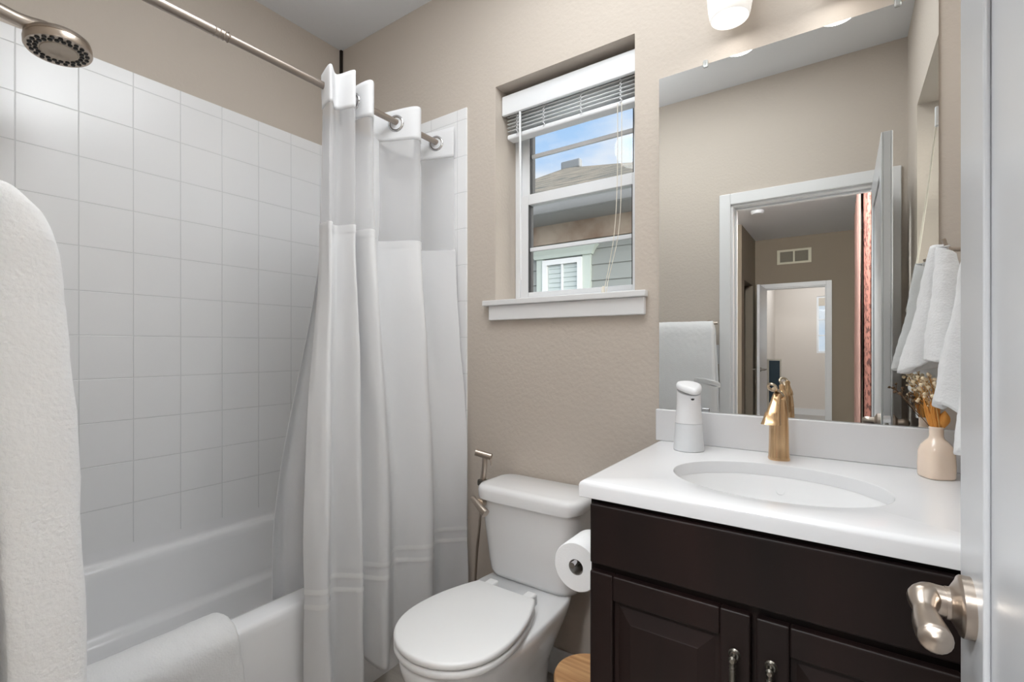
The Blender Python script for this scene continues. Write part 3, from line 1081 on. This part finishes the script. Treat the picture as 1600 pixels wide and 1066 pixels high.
# ------------------------------------------------------------------ counter with oval cut-out, backsplash, basin
CT0, CT1, CF, CB = -.488, .256, .968, YW - .002
SC_X, SC_Y, SA, SB = -.130, 1.213, .213, .165
ZT = H - .297


def counter():
    bm = bmesh.new()
    n = 128
    angs = [2 * pi * i / n for i in range(n)]
    cor = [math.atan2(y - SC_Y, x - SC_X) % (2 * pi) for x in (CT0, CT1) for y in (CF, CB)]
    for c in cor:
        k = min(range(n), key=lambda i: abs((angs[i] - c + pi) % (2 * pi) - pi))
        angs[k] = c

    def rect_pt(a, g, z):
        x0, x1, y0, y1 = CT0 + g, CT1 - g * 0, CF + g, CB
        dx, dy = cos(a), sin(a)
        t = 1e9
        if dx > 1e-9: t = min(t, (CT1 - SC_X) / dx)
        if dx < -1e-9: t = min(t, (CT0 - SC_X) / dx)
        if dy > 1e-9: t = min(t, (CB - SC_Y) / dy)
        if dy < -1e-9: t = min(t, (CF - SC_Y) / dy)
        x, y = SC_X + dx * t, SC_Y + dy * t
        return Vector((min(max(x, x0), x1), min(max(y, y0), y1), z))

    def ell(a, k, z):
        # direction a -> point on ellipse
        e = 1 / sqrt((cos(a) / (SA * k)) ** 2 + (sin(a) / (SB * k)) ** 2)
        return Vector((SC_X + e * cos(a), SC_Y + e * sin(a), z))
    r = .010
    rings = [[ell(a, 1.0, ZT - .030) for a in angs], [ell(a, 1.0, ZT - .004) for a in angs], [ell(a, 1.006, ZT - .001) for a in angs], [ell(a, 1.02, ZT) for a in angs],
             [rect_pt(a, .012, ZT) for a in angs], [rect_pt(a, .006, ZT - .0015) for a in angs], [rect_pt(a, .002, ZT - .005) for a in angs],
             [rect_pt(a, 0, ZT - .011) for a in angs], [rect_pt(a, 0, ZT - .036) for a in angs], [rect_pt(a, .004, ZT - .038) for a in angs], [ell(a, 1.0, ZT - .030) for a in angs]]
    loft(bm, rings, False, False)
    bmesh.ops.remove_doubles(bm, verts=bm.verts, dist=.00005)
    return bm


ct = finish('countertop', counter(), M_COUNTER, smooth=35)
tag(ct, 'white vanity countertop with oval sink cut-out', 'countertop')
tag(finish('backsplash', boxes((-.495, .257, YW - .021, YW - .001, ZT, ZT + .100)), M_COUNTER, smooth=0, bevel=.003), 'white backsplash strip between counter and mirror', 'backsplash')
bm = bmesh.new()
rings = []
for s, dz in ((1.06, -.030), (1.015, -.030), (.985, -.045), (.94, -.075), (.86, -.110), (.70, -.140), (.45, -.157), (.12, -.163), (.10, -.163)):
    rings.append(superellipse(SC_X, SC_Y, SA * s, SB * s, ZT + dz, 2.0, 72))
loft(bm, rings, False, True)
sk = finish('sink_basin', bm, M_PORC, smooth=60, solid=.004)
tag(sk, 'white oval undermount sink basin set in the countertop', 'sink')
bm = bmesh.new(); lathe(bm, [(.026, 0), (.026, .004), (.021, .007), (.010, .009), (.001, .0095)], (SC_X, SC_Y, ZT - .162), 28)
finish('drain', bm, M_PORC, sk)
bm = bmesh.new()
lathe(bm, [(.012, 0), (.010, .002), (.002, .002)], (SC_X, SC_Y + SB * .955, ZT - .062), 20, M=axis_matrix((0, -1, .35)))
finish('overflow_ring', bm, M_PORC, sk)

# ------------------------------------------------------------------ faucet
fa = thing('faucet', 'champagne gold single hole faucet with flared spout at the back of the sink', 'faucet', (-.141, 1.447, ZT))
FX, FY = -.141, 1.447
bm = bmesh.new()
rings = []
for z, a, b, sl in ((0, .0245, .0230, 0), (.003, .0255, .0240, 0), (.008, .0240, .0225, 0), (.04, .0228, .0215, 0), (.085, .0222, .0208, 0), (.125, .0205, .0198, 0), (.150, .0180, .0185, .1), (.162, .0165, .0175, .25), (.166, .0140, .0150, .3)):
    rings.append([p + Vector((0, 0, sl * (p.y - FY))) for p in superellipse(FX, FY, a, b, ZT + z, 2.8, 40, .35)])
loft(bm, rings)
finish('body', bm, M_GOLD, fa, smooth=50)
# spout: a bell that leans out over the basin and flares towards its open lower lip
bm = bmesh.new()
rings = []
for t in (0, .15, .3, .45, .6, .75, .9, 1.0):
    c = Vector((FX - .002 - .010 * t, FY - .016 - .046 * t ** .9, ZT + .176 - .076 * t))
    w, d = .0095 + .0135 * t ** 1.3, .010 + .0065 * t
    rings.append([c + Vector((w * math.copysign(abs(cos(a)) ** .7, cos(a)), d * math.copysign(abs(sin(a)) ** .7, sin(a)), -.012 * t * sin(a) * 0)) for a in [2 * pi * i / 32 for i in range(32)]])
c = sum(rings[-1], Vector()) / 32
rings.append([c + (p - c) * .9 + Vector((0, 0, .001)) for p in rings[-1]])
rings.append([c + (p - c) * .6 + Vector((0, .006, .03)) for p in rings[-2]])
loft(bm, rings)
finish('spout', bm, M_GOLD, fa, smooth=50)
bm = bmesh.new()
tube(bm, [(FX + .006, FY + .010, ZT + .160), (FX + .003, FY - .002, ZT + .172), (FX - .003, FY - .022, ZT + .183), (FX - .007, FY - .038, ZT + .190)], lambda t: .0105 - .004 * t, 16, 8, .7)
torus(bm, (FX - .010, FY - .050, ZT + .194), (.35, .75, .55), .0105, .0036, 28, 8)
finish('handle_lever', bm, M_GOLD2, fa)
bm = bmesh.new()
lathe(bm, [(.0150, 0), (.0135, .010), (.0085, .022), (.0060, .030), (.0072, .036), (.0050, .041), (.001, .042)], (FX + .006, FY + .010, ZT + .158), 28)
finish('handle_cap', bm, M_GOLD, fa)

# ------------------------------------------------------------------ soap dispenser
sd = thing('soap_dispenser', 'white automatic soap dispenser on the left end of the vanity counter', 'soap dispenser', (-.369, 1.433, ZT))
SX, SY = -.369, 1.433
bm = bmesh.new()
rings = [superellipse(SX, SY, r, r, ZT + z, 2, 40) for z, r in ((0, .040), (.002, .0425), (.008, .0425), (.03, .0405), (.06, .0383), (.078, .0372))]
loft(bm, rings)
finish('soap_tank', bm, M_FROST, sd)
bm = bmesh.new()
rings = []
DV = Vector((.52, -.86))
for z, r, f in ((.079, .0372, 0), (.10, .0352, 0), (.13, .0335, .02), (.155, .0328, .10), (.172, .0326, .22)):
    ring = []
    for i in range(40):
        a = 2 * pi * i / 40
        q = Vector((cos(a), sin(a)))
        fr = max(0, q.dot(DV))
        k = q.dot(DV)
        rad_ = r * (1 + f * fr ** 3)
        zz = z - (.012 * k if z > .16 else (.006 * k if z > .15 else 0))
        ring.append(Vector((SX + rad_ * q.x, SY + rad_ * q.y, ZT + zz)))
    rings.append(ring)
loft(bm, rings)
finish('pump_body', bm, M_BASKET, sd, smooth=60)
bm = bmesh.new()
rings = []
for dz, s in ((-.004, .94), (.000, 1.0), (.006, 1.0), (.011, .93), (.013, .75), (.0125, .3)):
    ring = []
    for i in range(48):
        a = 2 * pi * i / 48
        q = Vector((cos(a), sin(a)))
        k = q.dot(DV)
        side = q.x * DV.y - q.y * DV.x
        L = (.060 if k > 0 else .037)
        w = .034 * (1 - .35 * max(0, k) ** 2)
        px = DV * (L * k * s) + Vector((DV.y, -DV.x)) * (w * side * s)
        ring.append(Vector((SX + px.x, SY + px.y, ZT + .180 + dz - .20 * L * k * s)))
    rings.append(ring)
loft(bm, rings)
finish('spout_cap', bm, M_BASKET, sd, smooth=50)
bm = bmesh.new()
lathe(bm, [(.0055, 0), (.005, .002), (.001, .0025)], (SX + DV.x * .0345, SY + DV.y * .0345, ZT + .152), 16, M=axis_matrix((DV.x, DV.y, -.2)))
finish('sensor', bm, M_DARK, sd)

# ------------------------------------------------------------------ vase and dried flowers
vs = thing('vase', 'small peach glass bottle vase on the right end of the vanity counter', 'vase', (.180, 1.447, ZT))
VX, VYc = .174, 1.447
bm = bmesh.new()
rings = [superellipse(VX, VYc, r * .95, r * .95, ZT + z, e, 40, .5) for z, r, e in ((0, .027, 3.2), (.002, .0300, 3.4), (.006, .0312, 3.4), (.030, .0316, 3.4), (.060, .0305, 3.2), (.074, .0270, 2.8), (.084, .0205, 2.3),
                                                                  (.090, .0150, 2), (.096, .0138, 2), (.112, .0138, 2), (.1145, .0148, 2), (.1165, .0140, 2), (.1165, .0118, 2), (.098, .0112, 2), (.09, .0112, 2))]
loft(bm, rings, True, True)
finish('bottle', bm, M_VASE, vs, smooth=60)


def sprig(kind, tip, seed, label):
    rnd = random.Random(seed)
    base = Vector((VX + rnd.uniform(-.006, .006), VYc + rnd.uniform(-.006, .006), ZT + .098))
    tip = Vector(tip)
    mid = base.lerp(tip, .45) + Vector((rnd.uniform(-.006, .006), rnd.uniform(-.006, .006), .008))
    t = thing('dried_sprig', label, 'dried flower', base, 'dried sprigs in the peach vase')
    bm = bmesh.new()
    tube(bm, [base, mid, tip], .0011, 6, 6)
    tips = []
    for k in range(9):
        s = rnd.uniform(.45, .98)
        p = base.lerp(tip, s) + Vector((rnd.uniform(-.003, .003), 0, 0))
        q = p + Vector((rnd.uniform(-.018, .018), rnd.uniform(-.016, .016), rnd.uniform(.006, .022)))
        tube(bm, [p, p.lerp(q, .5) + Vector((0, 0, .002)), q], .0006, 5, 3)
        tips.append(q)
    finish('stem', bm, M_STRAW if kind != 'dark' else M_SPRIGDARK, t)
    for q in tips + [tip]:
        bm = bmesh.new()
        bmesh.ops.create_icosphere(bm, subdivisions=1, radius=rnd.uniform(.0028, .0048), matrix=Matrix.Translation(q))
        for v in bm.verts:
            v.co += Vector((rnd.uniform(-1, 1), rnd.uniform(-1, 1), rnd.uniform(-1, 1))) * .0009
        finish('floret', bm, M_BUD if kind != 'dark' else M_SPRIGDARK, t, smooth=80)
    return t


FL = 'cream dried flower sprig standing in the peach vase'
z0 = ZT + .1
for k, (dx, dy, dz) in enumerate(((-.034, -.012, .135), (-.022, .004, .128), (-.012, -.010, .142), (-.004, .012, .125), (-.030, .012, .112), (-.016, -.022, .118))):
    sprig('cream', (VX + dx, VYc + dy, z0 + dz - .01), 10 + k, FL)
sprig('dark', (VX - .062, VYc + .018, z0 + .088), 30, 'small brown dried sprig leaning left out of the peach vase towards the mirror')
# amber dried leaf plume
pl = thing('dried_plume', 'amber dried grass plume in the middle of the peach vase', 'dried flower', (VX, VYc, ZT + .1))
bm = bmesh.new()
rnd = random.Random(77)
for k in range(22):
    a = rnd.uniform(0, 2 * pi)
    b = Vector((VX + .005 * cos(a), VYc + .005 * sin(a), ZT + .098))
    e = b + Vector((-.008 + rnd.uniform(-.010, .008), rnd.uniform(-.010, .010), rnd.uniform(.045, .085)))
    tube(bm, [b, b.lerp(e, .5) + Vector((rnd.uniform(-.004, .004), rnd.uniform(-.004, .004), 0)), e], lambda t: .0008 + .0018 * sin(pi * t), 5, 4)
finish('blades', bm, M_AMBER, pl)
lf = thing('dried_leaf', 'curled amber dried leaf at the right side of the peach vase mouth', 'dried flower', (VX + .008, VYc, ZT + .1))
for k in range(3):
    bm = bmesh.new()
    a0 = k * 2.1
    grid(bm, lambda u, v: Vector((VX + .010 + .011 * cos(a0 + v * 2.4) * sin(pi * u) + .004 * u, VYc - .004 + .011 * sin(a0 + v * 2.4) * sin(pi * u), ZT + .112 + .042 * u)), 10, 6)
    finish('blade', bm, M_BUD if k == 0 else M_AMBER, lf, solid=.0008, smooth=80)

# ------------------------------------------------------------------ mirror
mi = thing('wall_mirror', 'large frameless wall mirror above the vanity backsplash', 'mirror', (-.15, YW, H + .3))
finish('glass', boxes((-.488, .189, YW - .006, YW - .001, H - .196, H + .864)), M_MIRROR, mi, smooth=0)
for x, z in ((-.346, H + .866), (.112, H + .866)):
    bm = bmesh.new(); box(bm, x - .007, x + .007, YW - .011, YW, z - .012, z + .010)
    finish('clip', bm, M_CLIP, mi, bevel=.003)
bm = bmesh.new(); box(bm, -.362, -.335, YW - .010, YW - .0055, H - .197, H - .186)
finish('clip', bm, M_CHROME, mi, bevel=.001)

# ------------------------------------------------------------------ vanity light with two cup shades
vl = thing('vanity_light', 'vanity light with white glass cup shades above the mirror', 'wall lamp', (-.13, YW, H + 1.1))
finish('back_plate', boxes((-.33, .07, YW - .022, YW, H + 1.06, H + 1.16)), M_NICKEL, vl, smooth=0, bevel=.006)
for x in (-.264, -.014):
    y = 1.462
    bm = bmesh.new()
    tube(bm, [(x, YW - .02, H + 1.11), (x, YW - .05, H + 1.125), (x, y + .01, H + 1.12), (x, y, H + 1.09)], .009, 12, 6)
    finish('arm', bm, M_NICKEL, vl)
    bm = bmesh.new()
    lathe(bm, [(.020, .165), (.045, .158), (.058, .140), (.0605, .110), (.0600, .070), (.0575, .035), (.0535, .012), (.0505, .002), (.0485, .000), (.0470, .002), (.0470, .010)], (x, y, H + .928), 44, cap1=False)
    s = finish('shade', bm, M_SHADE, vl, smooth=60)
    bm = bmesh.new()
    lathe(bm, [(.0472, .006), (.03, .0055), (.001, .0055)], (x, y, H + .928), 40, cap0=False)
    finish('diffuser', bm, M_BULB, vl)
    area('vanity_lamp_light', (x, y, H + .922), (0, 0, 0), .085, .085, 0.12, (1.0, .985, .96), 'DISK')

# ------------------------------------------------------------------ hand towels on hooks at the side wall
th_ = thing('towel_hook', 'small nickel double hook on the side wall right of the mirror', 'hook', (XR, 1.36, H + .25))
bm = bmesh.new()
box(bm, XR - .006, XR, 1.265, 1.415, H + .205, H + .235)
finish('back_plate', bm, M_NICKEL, th_, bevel=.002)
for hy, reach in ((1.395, .072), (1.285, .042)):
    bm = bmesh.new()
    tube(bm, [(XR - .004, hy, H + .220), (XR - reach * .5, hy, H + .212), (XR - reach, hy, H + .214), (XR - reach - .010, hy, H + .236)], .0045, 10, 6)
    finish('hook_arm', bm, M_NICKEL, th_)


def hand_towel(plan, z_top, bots, apex, seed):
    """gathered towel: folds fan out from the hook; plan = fold points at the bottom, bots = bottom heights"""
    P = smooth_path([(x, y, b) for (x, y), b in zip(plan, bots)], 12)
    n = len(P)
    bm = bmesh.new()
    A = Vector(apex)

    def fn(u, v):
        i = min(n - 1, int(round(u * (n - 1))))
        p = P[i]
        t = v
        spread = .26 + .74 * t ** .95
        x = A.x + (p.x - A.x) * spread
        y = A.y + (p.y - A.y) * spread
        crest = .030 * sin(pi * u) * (1 - t)
        z = (z_top + crest) * (1 - t) + p.z * t
        q = Vector((min(x, XR - .006), min(y, YW - .03), z + H))
        q += terry(q, seed, .0016, 60) + terry(q, seed + 3, .005, 12)
        q.x = min(q.x, XR - .004)
        q.y = min(q.y, YW - .03)
        return q
    grid(bm, fn, n, 46)
    return bm


ht = finish('hand_towel', hand_towel([(.222, 1.500), (.155, 1.492), (.116, 1.456), (.132, 1.422), (.176, 1.414), (.152, 1.377), (.168, 1.347), (.225, 1.350)], .195, [-.03, -.048, -.060, -.048, -.02, -.028, -.03, -.03], (.185, 1.395, 0), 1.5), M_TERRY, smooth=80, solid=.018)
tag(ht, 'white hand towel spreading over the mirror edge, nearer the mirror', 'hand towel', 'hand towels beside the mirror')
ht2 = finish('hand_towel', hand_towel([(.238, 1.340), (.170, 1.332), (.163, 1.300), (.208, 1.290), (.186, 1.250), (.192, 1.200), (.242, 1.180)], .19, [-.08, -.125, -.115, -.15, -.205, -.19, -.19], (.222, 1.285, 0), 6.5), M_TERRY, smooth=80, solid=.016)
tag(ht2, 'white hand towel hanging lower, next to the open door above the vase', 'hand towel', 'hand towels beside the mirror')

# cords of the side window's blind, caught on the towel hook
co = thing('blind_cord', 'thin cream blind cords slanting beside the hand towels in the mirror', 'cord', (XR - .02, .8, H + .5))
bm = bmesh.new()
tube(bm, [(XR - .010, .985, H + .735), (XR - .012, .80, H + .57), (XR - .016, .55, H + .36), (XR - .02, .31, H + .19)], .0022, 6, 5)
tube(bm, [(XR - .010, .990, H + .735), (XR - .012, .81, H + .56), (XR - .016, .57, H + .35), (XR - .02, .33, H + .19)], .0022, 6, 5)
finish('cord_strands', bm, M_CORD, co)
bm = bmesh.new(); cyl(bm, (XR - .018, .345, H + .20), (XR - .024, .27, H + .165), .008, 10)
finish('toggle', bm, M_CORD, co)
bm = bmesh.new(); box(bm, XR - .014, XR, .982, .996, H + .725, H + .79)
finish('cleat', bm, M_VINYL, co, bevel=.003)

# ------------------------------------------------------------------ toilet roll and holder
hx_, hz_ = -.540, H - .54
hp = thing('roll_holder', 'chrome toilet roll holder on the side of the vanity cabinet', 'roll holder', (CX0, 1.12, hz_))
bm = bmesh.new()
cyl(bm, (hx_, 1.035, hz_ + .012), (hx_, 1.205, hz_ + .012), .007, 14)
finish('spindle', bm, M_CHROME, hp)
bm = bmesh.new()
tube(bm, [(hx_, 1.205, hz_ + .012), (hx_ + .02, 1.215, hz_ + .04), (CX0 - .03, 1.215, hz_ + .085), (CX0 - .001, 1.215, hz_ + .09)], .007, 12, 6)
torus(bm, (CX0 - .022, 1.215, hz_ + .09), (0, 1, 0), .020, .005, 24, 8)
finish('bracket', bm, M_CHROME, hp)
bm = bmesh.new()
M = axis_matrix((0, 1, 0))
lathe(bm, [(.0195, 0), (.058, 0), (.0605, .003), (.0605, .100), (.058, .103), (.0195, .103), (.0195, 0)], (hx_, 1.055, hz_), 48, cap0=False, cap1=False, M=M)
tp = finish('toilet_roll', bm, M_PAPER, smooth=50)
tag(tp, 'white toilet paper roll beside the vanity cabinet', 'toilet paper')
bm = bmesh.new()
lathe(bm, [(.0196, .001), (.0196, .102), (.0185, .102), (.0185, .001), (.0196, .001)], (hx_, 1.055, hz_), 32, cap0=False, cap1=False, M=M)
finish('core', bm, mat('grey_card', srgb(150, 146, 140), .9), tp)

# ------------------------------------------------------------------ waste bin
wb = thing('waste_bin', 'small white waste bin with round bamboo lid between toilet and vanity', 'bin', (-.572, 1.20, 0))
bm = bmesh.new()
lathe(bm, [(.078, 0), (.082, .006), (.092, .27), (.094, .276), (.090, .276)], (-.572, 1.20, 0), 48, cap1=True)
finish('bucket', bm, M_BIN, wb, smooth=50)
bm = bmesh.new()
lathe(bm, [(.088, .277), (.097, .279), (.098, .283), (.098, .294), (.095, .300), (.001, .300)], (-.572, 1.20, 0), 56)
finish('bin_lid', bm, M_BINWOOD, wb, smooth=40)

# ------------------------------------------------------------------ switch plate by the door
sw = thing('light_switch', 'white light switch plate between towel and door casing, seen in the mirror', 'light switch', (-.64, YN, 1.16))
finish('cover_plate', boxes((-.635, -.613, YN, YN + .005, 1.10, 1.215)), M_VINYL, sw, smooth=0, bevel=.001)
finish('rocker', boxes((-.630, -.618, YN + .005, YN + .009, 1.13, 1.185)), M_VINYL, sw, smooth=0)

# ------------------------------------------------------------------ hall seen through the doorway in the mirror
HXL, HXR = -1.05, .42
struct(finish('floor_hall', boxes((-3.0, 1.6, -7.1, -.10, -.1, 0)), M_CARPET, smooth=0))
struct(finish('ceiling_hall', boxes((-3.0, 1.6, -7.1, YN - .12, ZC, ZC + .1)), M_CEIL, smooth=0))
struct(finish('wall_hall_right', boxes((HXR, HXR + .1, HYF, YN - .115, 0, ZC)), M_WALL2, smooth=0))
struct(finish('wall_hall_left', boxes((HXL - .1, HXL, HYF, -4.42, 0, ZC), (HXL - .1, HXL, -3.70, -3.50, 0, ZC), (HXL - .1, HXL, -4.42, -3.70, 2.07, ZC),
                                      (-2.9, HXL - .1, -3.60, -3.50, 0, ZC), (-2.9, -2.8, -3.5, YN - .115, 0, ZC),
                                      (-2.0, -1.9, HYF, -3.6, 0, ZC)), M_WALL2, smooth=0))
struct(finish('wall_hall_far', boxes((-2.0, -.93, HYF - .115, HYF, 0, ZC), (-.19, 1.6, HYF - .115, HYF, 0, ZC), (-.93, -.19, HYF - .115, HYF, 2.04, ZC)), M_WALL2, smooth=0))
struct(finish('trim_3', boxes((-.99, -.93, HYF, HYF + .015, 0, 2.10), (-.19, -.127, HYF, HYF + .015, 0, 2.10), (-.93, -.19, HYF, HYF + .015, 2.04, 2.10),
                              (-.93, -.915, HYF - .115, HYF, 0, 2.04), (-.205, -.19, HYF - .115, HYF, 0, 2.04), (-.915, -.205, HYF - .115, HYF, 2.025, 2.04)), M_TRIM, smooth=0, bevel=.003),
       'white casing around the far doorway in the mirror')
d2 = thing('door_2', 'open white door at the far doorway in the mirror', 'door', (-.91, HYF, 0))
struct(d2)
finish('leaf', boxes((-.930, -.895, HYF + .02, HYF + .74, .012, 2.02)), M_DOOR, d2, smooth=0, bevel=.003)
bm = bmesh.new()
for s in (-1, 1):
    x = -.895 if s > 0 else -.93
    cyl(bm, (x, HYF + .68, .91), (x + s * .05, HYF + .68, .91), .012, 14)
    cyl(bm, (x, HYF + .68, .91), (x + s * .008, HYF + .68, .91), .03, 20)
    tube(bm, [(x + s * .045, HYF + .68, .91), (x + s * .055, HYF + .64, .91), (x + s * .055, HYF + .57, .91)], .010, 10, 5)
finish('door_lever', bm, M_PEWTER, d2)
# far room
struct(finish('wall_far_room', boxes((-.39 - 1.6, -.39, -7.03, -6.93, 0, ZC), (.0, 1.6, -7.03, -6.93, 0, ZC), (-.39, .0, -7.03, -6.93, 0, 1.10), (-.39, .0, -7.03, -6.93, 2.10, ZC),
                                     (1.5, 1.6, -6.93, HYF - .115, 0, ZC)), M_FARWALL, smooth=0))
struct(finish('wall_far_room_left', boxes((-1.14, -1.04, -6.93, HYF - .115, 0, ZC)), M_FARWALL, smooth=0))
struct(finish('baseboard_far_room', boxes((-1.03, 1.5, -6.93, -6.915, 0, .11)), M_TRIM, smooth=0))
w3 = thing('window_3', 'bright window of the far room in the mirror', 'window', (-.2, -6.95, 1.1))
struct(w3)
finish('frame', boxes((-.39, -.36, -7.02, -6.94, 1.10, 2.10), (-.03, .0, -7.02, -6.94, 1.10, 2.10), (-.36, -.03, -7.02, -6.94, 1.10, 1.13), (-.36, -.03, -7.02, -6.94, 2.07, 2.10),
                      (-.36, -.03, -7.0, -6.96, 1.40, 1.42), (-.36, -.03, -7.0, -6.96, 1.68, 1.70)), M_VINYL, w3, smooth=0)
finish('pane', boxes((-.36, -.03, -6.985, -6.982, 1.13, 2.07)), M_GLASS, w3, smooth=0)
finish('raised_shade', boxes((-.36, -.03, -6.955, -6.94, 1.93, 2.07)), mat('tan_shade', srgb(200, 190, 176), .8), w3, smooth=0)
# board in the far room
bd = thing('framed_board', 'dark teal board in a pale frame standing in the far room, in the mirror', 'board', (-.92, -5.75, 0))
finish('panel', boxes((-1.0, -.845, -5.755, -5.745, .30, .985)), M_BLUE, bd, smooth=0)
finish('frame', boxes((-1.03, -1.0, -5.765, -5.735, .0, 1.01), (-.845, -.825, -5.765, -5.735, .0, 1.01), (-1.0, -.845, -5.765, -5.735, .985, 1.01), (-1.0, -.845, -5.765, -5.735, .27, .30)), M_FRAMEW, bd, smooth=0)
# air vent above the far door
vt = thing('air_vent', 'cream return air vent high on the hall wall, in the mirror', 'vent', (-.56, HYF, 2.47))
finish('frame', boxes((-.77, -.735, HYF, HYF + .012, 2.365, 2.565), (-.395, -.36, HYF, HYF + .012, 2.365, 2.565), (-.735, -.395, HYF, HYF + .012, 2.365, 2.392), (-.735, -.395, HYF, HYF + .012, 2.538, 2.565),
                      (-.575, -.555, HYF, HYF + .012, 2.392, 2.538)), M_VENTW, vt, smooth=0)
bm = bmesh.new()
for x0, x1 in ((-.735, -.575), (-.555, -.395)):
    for k in range(10):
        z = 2.394 + k * .0145
        box(bm, x0, x1, HYF + .001, HYF + .006, z, z + .009)
finish('louvers', bm, M_VENTGREY, vt, smooth=0)
# smoke alarm
bm = bmesh.new(); lathe(bm, [(.068, 0), (.068, .018), (.055, .034), (.001, .036)], (-.80, -2.95, ZC), 36, M=axis_matrix((0, 0, -1)))
tag(finish('smoke_alarm', bm, M_VINYL, smooth=40), 'white round smoke alarm on the hall ceiling, in the mirror', 'smoke alarm')
# pink curtain along the right side of the hall
pc = thing('pink_curtain', 'patterned pink curtain hanging at the right of the doorway, in the mirror', 'curtain', (.15, -1.5, .02))


def pink(x_off, ys, ye, amp, per):
    bm = bmesh.new()
    def fn(u, v):
        y = ys + (ye - ys) * u
        return Vector((x_off + amp * sin(2 * pi * (y - ys) / per) + .006 * noise.noise(Vector((u * 10, v * 3, 1))), y, .02 + v * 2.55))
    grid(bm, fn, 160, 20)
    return bm


finish('patterned_panel', pink(.152, -1.0, -1.95, .022, .19), M_PINK, pc, solid=.003)
finish('pale_panel', pink(.106, -1.45, -3.0, .012, .24), M_PINKLIN, pc, solid=.003)
bm = bmesh.new(); cyl(bm, (.145, -.2, 2.60), (.145, -3.2, 2.60), .012, 14)
tag(finish('curtain_pole', bm, M_DARK), 'dark pole above the pink curtain in the hall', 'curtain rod')

# ------------------------------------------------------------------ neighbour's house outside the window
nh = thing('neighbour_house', 'grey sided house with shingle roof outside the bathroom window', 'house', (-3, 5.2, -2))
NY = 5.0
bm = bmesh.new()
z = -2.0
k = 0
while z < H + 1.24:
    z1 = min(z + .18, H + 1.24)
    vs_ = [bm.verts.new(p) for p in ((-7, NY - .014, z), (2, NY - .014, z), (2, NY, z1), (-7, NY, z1))]
    bm.faces.new(vs_)
    vb = [bm.verts.new(p) for p in ((-7, NY, z), (2, NY, z), (2, NY - .014, z), (-7, NY - .014, z))]
    bm.faces.new(vb)
    z = z1
    k += 1
box(bm, -7, 2, NY, NY + .15, -2, H + 1.5)
finish('siding', bm, M_SIDING, nh, smooth=0)
finish('frieze', boxes((-7, 2, NY - .03, NY, H + 1.237, H + 1.47)), M_FRIEZE, nh, smooth=0)
finish('soffit', boxes((-7, 2, NY - .45, NY - .03, H + 1.465, H + 1.49)), M_SOFFIT, nh, smooth=0)
bm = bmesh.new()
prof = [(NY - .45, 1.49), (NY - .45, 1.468), (NY - .50, 1.468), (NY - .535, 1.50), (NY - .555, 1.55), (NY - .56, 1.565), (NY - .552, 1.565), (NY - .45, 1.565)]
loft(bm, [[Vector((x, y, H + z)) for y, z in prof] for x in (-7, 2)])
finish('gutter', bm, M_GUTTER, nh, smooth=30)
bm = bmesh.new()
A = Vector((-5.06, 9.4, H + 3.98))
e0, e1 = Vector((-5.35, 4.42, H + 1.56)), Vector((-.1, 4.42, H + 1.56))
b0, b1 = Vector((-5.0, 14.4, H + 1.56)), Vector((-.1, 14.4, H + 1.56))
ve = [bm.verts.new(p) for p in (A, e0, e1, b0, b1)]
bm.faces.new((ve[0], ve[1], ve[2])); bm.faces.new((ve[0], ve[2], ve[4])); bm.faces.new((ve[0], ve[4], ve[3])); bm.faces.new((ve[0], ve[3], ve[1]))
bm.faces.new((ve[1], ve[3], ve[4], ve[2]))
finish('roof', bm, M_SHINGLE, nh, smooth=0)
bm = bmesh.new(); box(bm, -5.08, -4.62, 9.2, 9.34, H + 3.86, H + 4.05)
finish('ridge_vent', bm, mat('grey_ridge_metal', srgb(112, 116, 120), 0.6), nh, smooth=0, bevel=.03)
hw = finish('house_window', boxes((-2.98, -2.92, NY - .06, NY - .01, H - .3, H + 1.04), (-2.515, -2.455, NY - .06, NY - .01, H - .3, H + 1.04), (-2.92, -2.515, NY - .06, NY - .01, H + .98, H + 1.04),
                                  (-2.92, -2.515, NY - .06, NY - .01, H - .3, H - .24), (-2.728, -2.708, NY - .05, NY - .015, H - .24, H + .98), (-2.92, -2.515, NY - .05, NY - .015, H + .55, H + .57)), M_VINYL, nh, smooth=0)
finish('window_trim', boxes((-3.07, -2.98, NY - .04, NY - .005, H - .35, H + 1.06), (-2.455, -2.355, NY - .04, NY - .005, H - .35, H + 1.06)), M_EXTTRIM, nh, smooth=0)
bm = bmesh.new()
loft(bm, [[Vector((-3.09, NY - .06, H + 1.06)), Vector((-2.335, NY - .06, H + 1.06)), Vector((-2.335, NY - .005, H + 1.06)), Vector((-3.09, NY - .005, H + 1.06))],
          [Vector((-3.11, NY - .07, H + 1.10)), Vector((-2.315, NY - .07, H + 1.10)), Vector((-2.315, NY - .005, H + 1.10)), Vector((-3.11, NY - .005, H + 1.10))],
          [Vector((-3.19, NY - .10, H + 1.165)), Vector((-2.26, NY - .10, H + 1.165)), Vector((-2.26, NY - .005, H + 1.165)), Vector((-3.19, NY - .005, H + 1.165))]])
finish('window_head', bm, M_EXTTRIM, nh, smooth=0)
bm = bmesh.new()
box(bm, -2.92, -2.515, NY - .018, NY - .012, H - .24, H + .98)
for k in range(22):
    z = H - .22 + k * .055
    box(bm, -2.91, -2.525, NY - .026, NY - .018, z, z + .042)
wbn = finish('window_blind', bm, M_EXTBLIND, nh, smooth=0)
struct(finish('ground', boxes((-30, 30, -30, 40, -2.2, -2.0)), mat('outdoor_ground', srgb(120, 120, 112), .9), smooth=0))

bpy.context.view_layer.update()
